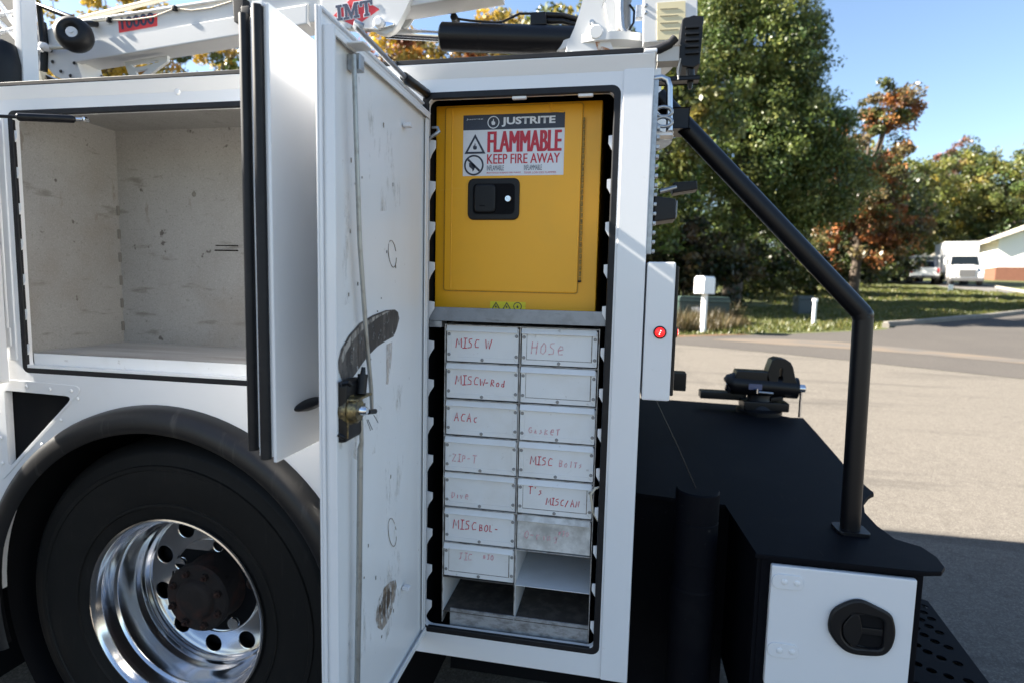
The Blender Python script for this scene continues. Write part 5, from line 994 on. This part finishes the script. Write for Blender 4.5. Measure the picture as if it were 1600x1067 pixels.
for s in (-1, 1):
    bm = new(); prism_y(bm, [(.95, .65), (1.02, 1.2), (1.4, 1.45), (1.95, 1.40), (2.28, 1.10), (2.25, .55), (2.0, .55), (1.9, .95), (1.6, 1.10), (1.3, .95), (1.2, .65)], s*.72 if s > 0 else -1.15, 1.15 if s > 0 else -.72, .05); obj('fender', bm, VW, bt_, local=True)
    bm = new(); add_lathe(bm, [(0, .03), (.09, .02), (.11, 0)], (2.26, s*.93, 1.02), (1, 0, 0), 14); obj('headlight', bm, mat('headlight_glass', (.55, .55, .52), .1), bt_, local=True)
    bm = new(); add_box(bm, (.72, s*1.32-.10, 1.85), (.86, s*1.32+.10, 2.42), .03); mi = obj('mirror', bm, VW, bt_, local=True); bm = new(); add_tube(bm, [(.7, s*1.08, 2.1), (.78, s*1.24, 2.1)], .02, 8); obj('mirror_arm', bm, FRM, mi, local=True)
    lbx('side_window', (-.28, s*1.105-.008, 1.82), (.55, s*1.105+.008, 2.45), GLS, bt_, .01)
bm = new(); add_prism(bm, [(.953, -.98, 1.80), (.953, .98, 1.80), (.648, .90, 2.56), (.648, -.90, 2.56)], (.02, 0, .008), 0); obj('windscreen', bm, GLS, bt_, local=True)
lbx('grille', (2.27, -.55, .78), (2.33, .55, 1.34), GRL, bt_, .02); lbx('front_bumper', (2.15, -1.15, .38), (2.42, 1.15, .66), GRL, bt_, .05)
lbx('step_tank', (-.2, -1.15, .42), (.75, -.85, .75), GRL, bt_, .06)
wheels(bt_, (1.62,), -.98, .98, .50); wheels(bt_, (-3.9,), -.95, .95, .50, .55)
def pickup(name, label, px, py, rz, rack, s=1.0):
    c = gnd(px, py); t = thing(name, label, 'pickup truck', tuple(c), rz=rz, group=None)
    bm = new(); prism_y(bm, [(-2.7, .5), (2.6, .5), (2.65, .95), (2.5, 1.15), (1.25, 1.22), (.75, 1.88), (-.35, 1.90), (-.55, 1.22), (-2.7, 1.22)], -.95, .95, .06); obj('body', bm, VW, t, local=True)
    bm = new(); add_prism(bm, [(-.545, -.72, 1.30), (-.545, .72, 1.30), (-.40, .66, 1.80), (-.40, -.66, 1.80)], (-.02, 0, 0), 0); obj('rear_window', bm, GLS, t, local=True)
    bm = new(); add_prism(bm, [(1.22, -.74, 1.26), (1.22, .74, 1.26), (.80, .68, 1.82), (.80, -.68, 1.82)], (.02, 0, .01), 0); obj('windscreen', bm, GLS, t, local=True)
    for s in (-1, 1):
        lbx('side_window', (-.25, s*.955-.006, 1.28), (.78, s*.955+.006, 1.74), GLS, t, .01); lbx('tail_lamp', (-2.725, s*.84-.07, .80), (-2.69, s*.84+.07, 1.16), mat('tail_red', (.35, .02, .02), .3), t, .01)
        lbx('mirror', (1.0, s*1.05-.08, 1.24), (1.1, s*1.05+.08, 1.42), VW, t, .02)
    lbx('tailgate', (-2.73, -.74, .66), (-2.70, .74, 1.20), VW, t, .01); lbx('rear_bumper', (-2.85, -.92, .42), (-2.70, .92, .60), FRM, t, .03)
    lbx('bed_liner', (-2.6, -.80, 1.20), (-.6, .80, 1.225), FRM, t, 0)
    if rack:
        bm = new()
        for x in (-2.55, -.75, .9):
            for s in (-1, 1): add_tube(bm, [(x, s*.88, 1.2), (x, s*.86, 2.10)], .03, 8)
            add_tube(bm, [(x, -.86, 2.10), (x, .86, 2.10)], .03, 8)
        for s in (-1, 1): add_tube(bm, [(-2.6, s*.86, 2.13), (1.6, s*.86, 2.13)], .03, 8)
        obj('ladder_rack', bm, VW, t, local=True)
        for y in (-.45, .1): tube = new(); add_tube(tube, [(-3.0, y, 2.22), (2.2, y, 2.22)], .09, 12); obj('conduit_tube', tube, mat('tube_tan', (.50, .44, .36), .6), t, local=True)
    wheels(t, (1.7, -1.7), -.86, .86, .40); return t
pickup('pickup_truck', 'white pickup with ladder rack parked beside the box truck, tailgate toward the lot', 1440, 444, radians(68), True)
pickup('pickup_truck', 'second white work pickup partly hidden on the wood side of the ladder rack pickup', 1418, 441, radians(62), True)
c = gnd(1485, 455.5); bm = new(); add_prism(bm, [(-.13, 0, 0), (.13, 0, 0), (.15, 0, .42), (-.12, 0, .46)], (0, .06, 0), .01); o = obj('yard_sign', bm, WPLAS); o.location = c+Vector((0, 0, -.03)); tag(o, 'small white yard sign at the driveway edge before the box truck', 'sign')
# ---------------------------------------------------------------- white gabled building with brick base
bc0 = gnd(1554, 438.5); Yb = bc0.y
bld = thing('gabled_building', 'white gabled building with red brick base at the end of the driveway', 'building', tuple(bc0), rz=radians(-16))
sc_ = (Yb+1.4)/888; hw = (438-383)*sc_; hb = (438-420)*sc_
BRK = mat('red_brick', (.17, .07, .042), .85, noise=[((3, 3, 9), 4, .4, .65, .6, (.12, .05, .03))]); SID = mat('white_siding', (.80, .78, .74), .6)
bm = new(); add_box(bm, (0, 0, -.3), (16, 12, hb), 0); obj('brick_base', bm, BRK, bld, local=True)
gx = 8.0
bm = new(); add_prism(bm, [(.04, .04, hb), (15.96, .04, hb), (15.96, .04, hw), (gx, .04, hw+3.4), (.04, .04, hw)], (0, 11.9, 0), 0); obj('wall', bm, SID, bld, local=True)
for a, b in (((-.9, hw-.28), (gx, hw+3.5)), ((16.9, hw-.28), (gx, hw+3.5))):
    bm = new(); add_prism(bm, [(a[0], -.7, a[1]), (b[0], -.7, b[1]), (b[0], -.7, b[1]+.28), (a[0], -.7, a[1]+.28)], (0, 13.4, 0), 0); obj('roof', bm, mat('roof_pale', (.62, .56, .48), .7), bld, local=True)
for x in (2.6, 6.5, 10.5): lbx('window', (x, -.03, hb+.25), (x+.9, .04, hb+1.5), mat('window_tan', (.25, .20, .14), .4), bld, .01)

# a second box truck is added out of view, to shade the ground before the wheel
def copy_tree(o, parent=None):
    c = o.copy(); COL.objects.link(c); c.parent = parent
    for ch in list(o.children): copy_tree(ch, c)
    return c
bt_.scale = (.86, .86, .86)
b2_ = copy_tree(bt_); b2_.scale = (1, 1, 1); b2_.location = (-8.7, -1.98, GZ0); b2_.rotation_euler.z = pi
b2_['label'] = 'white box truck added out of view to shade the ground by the wheel'
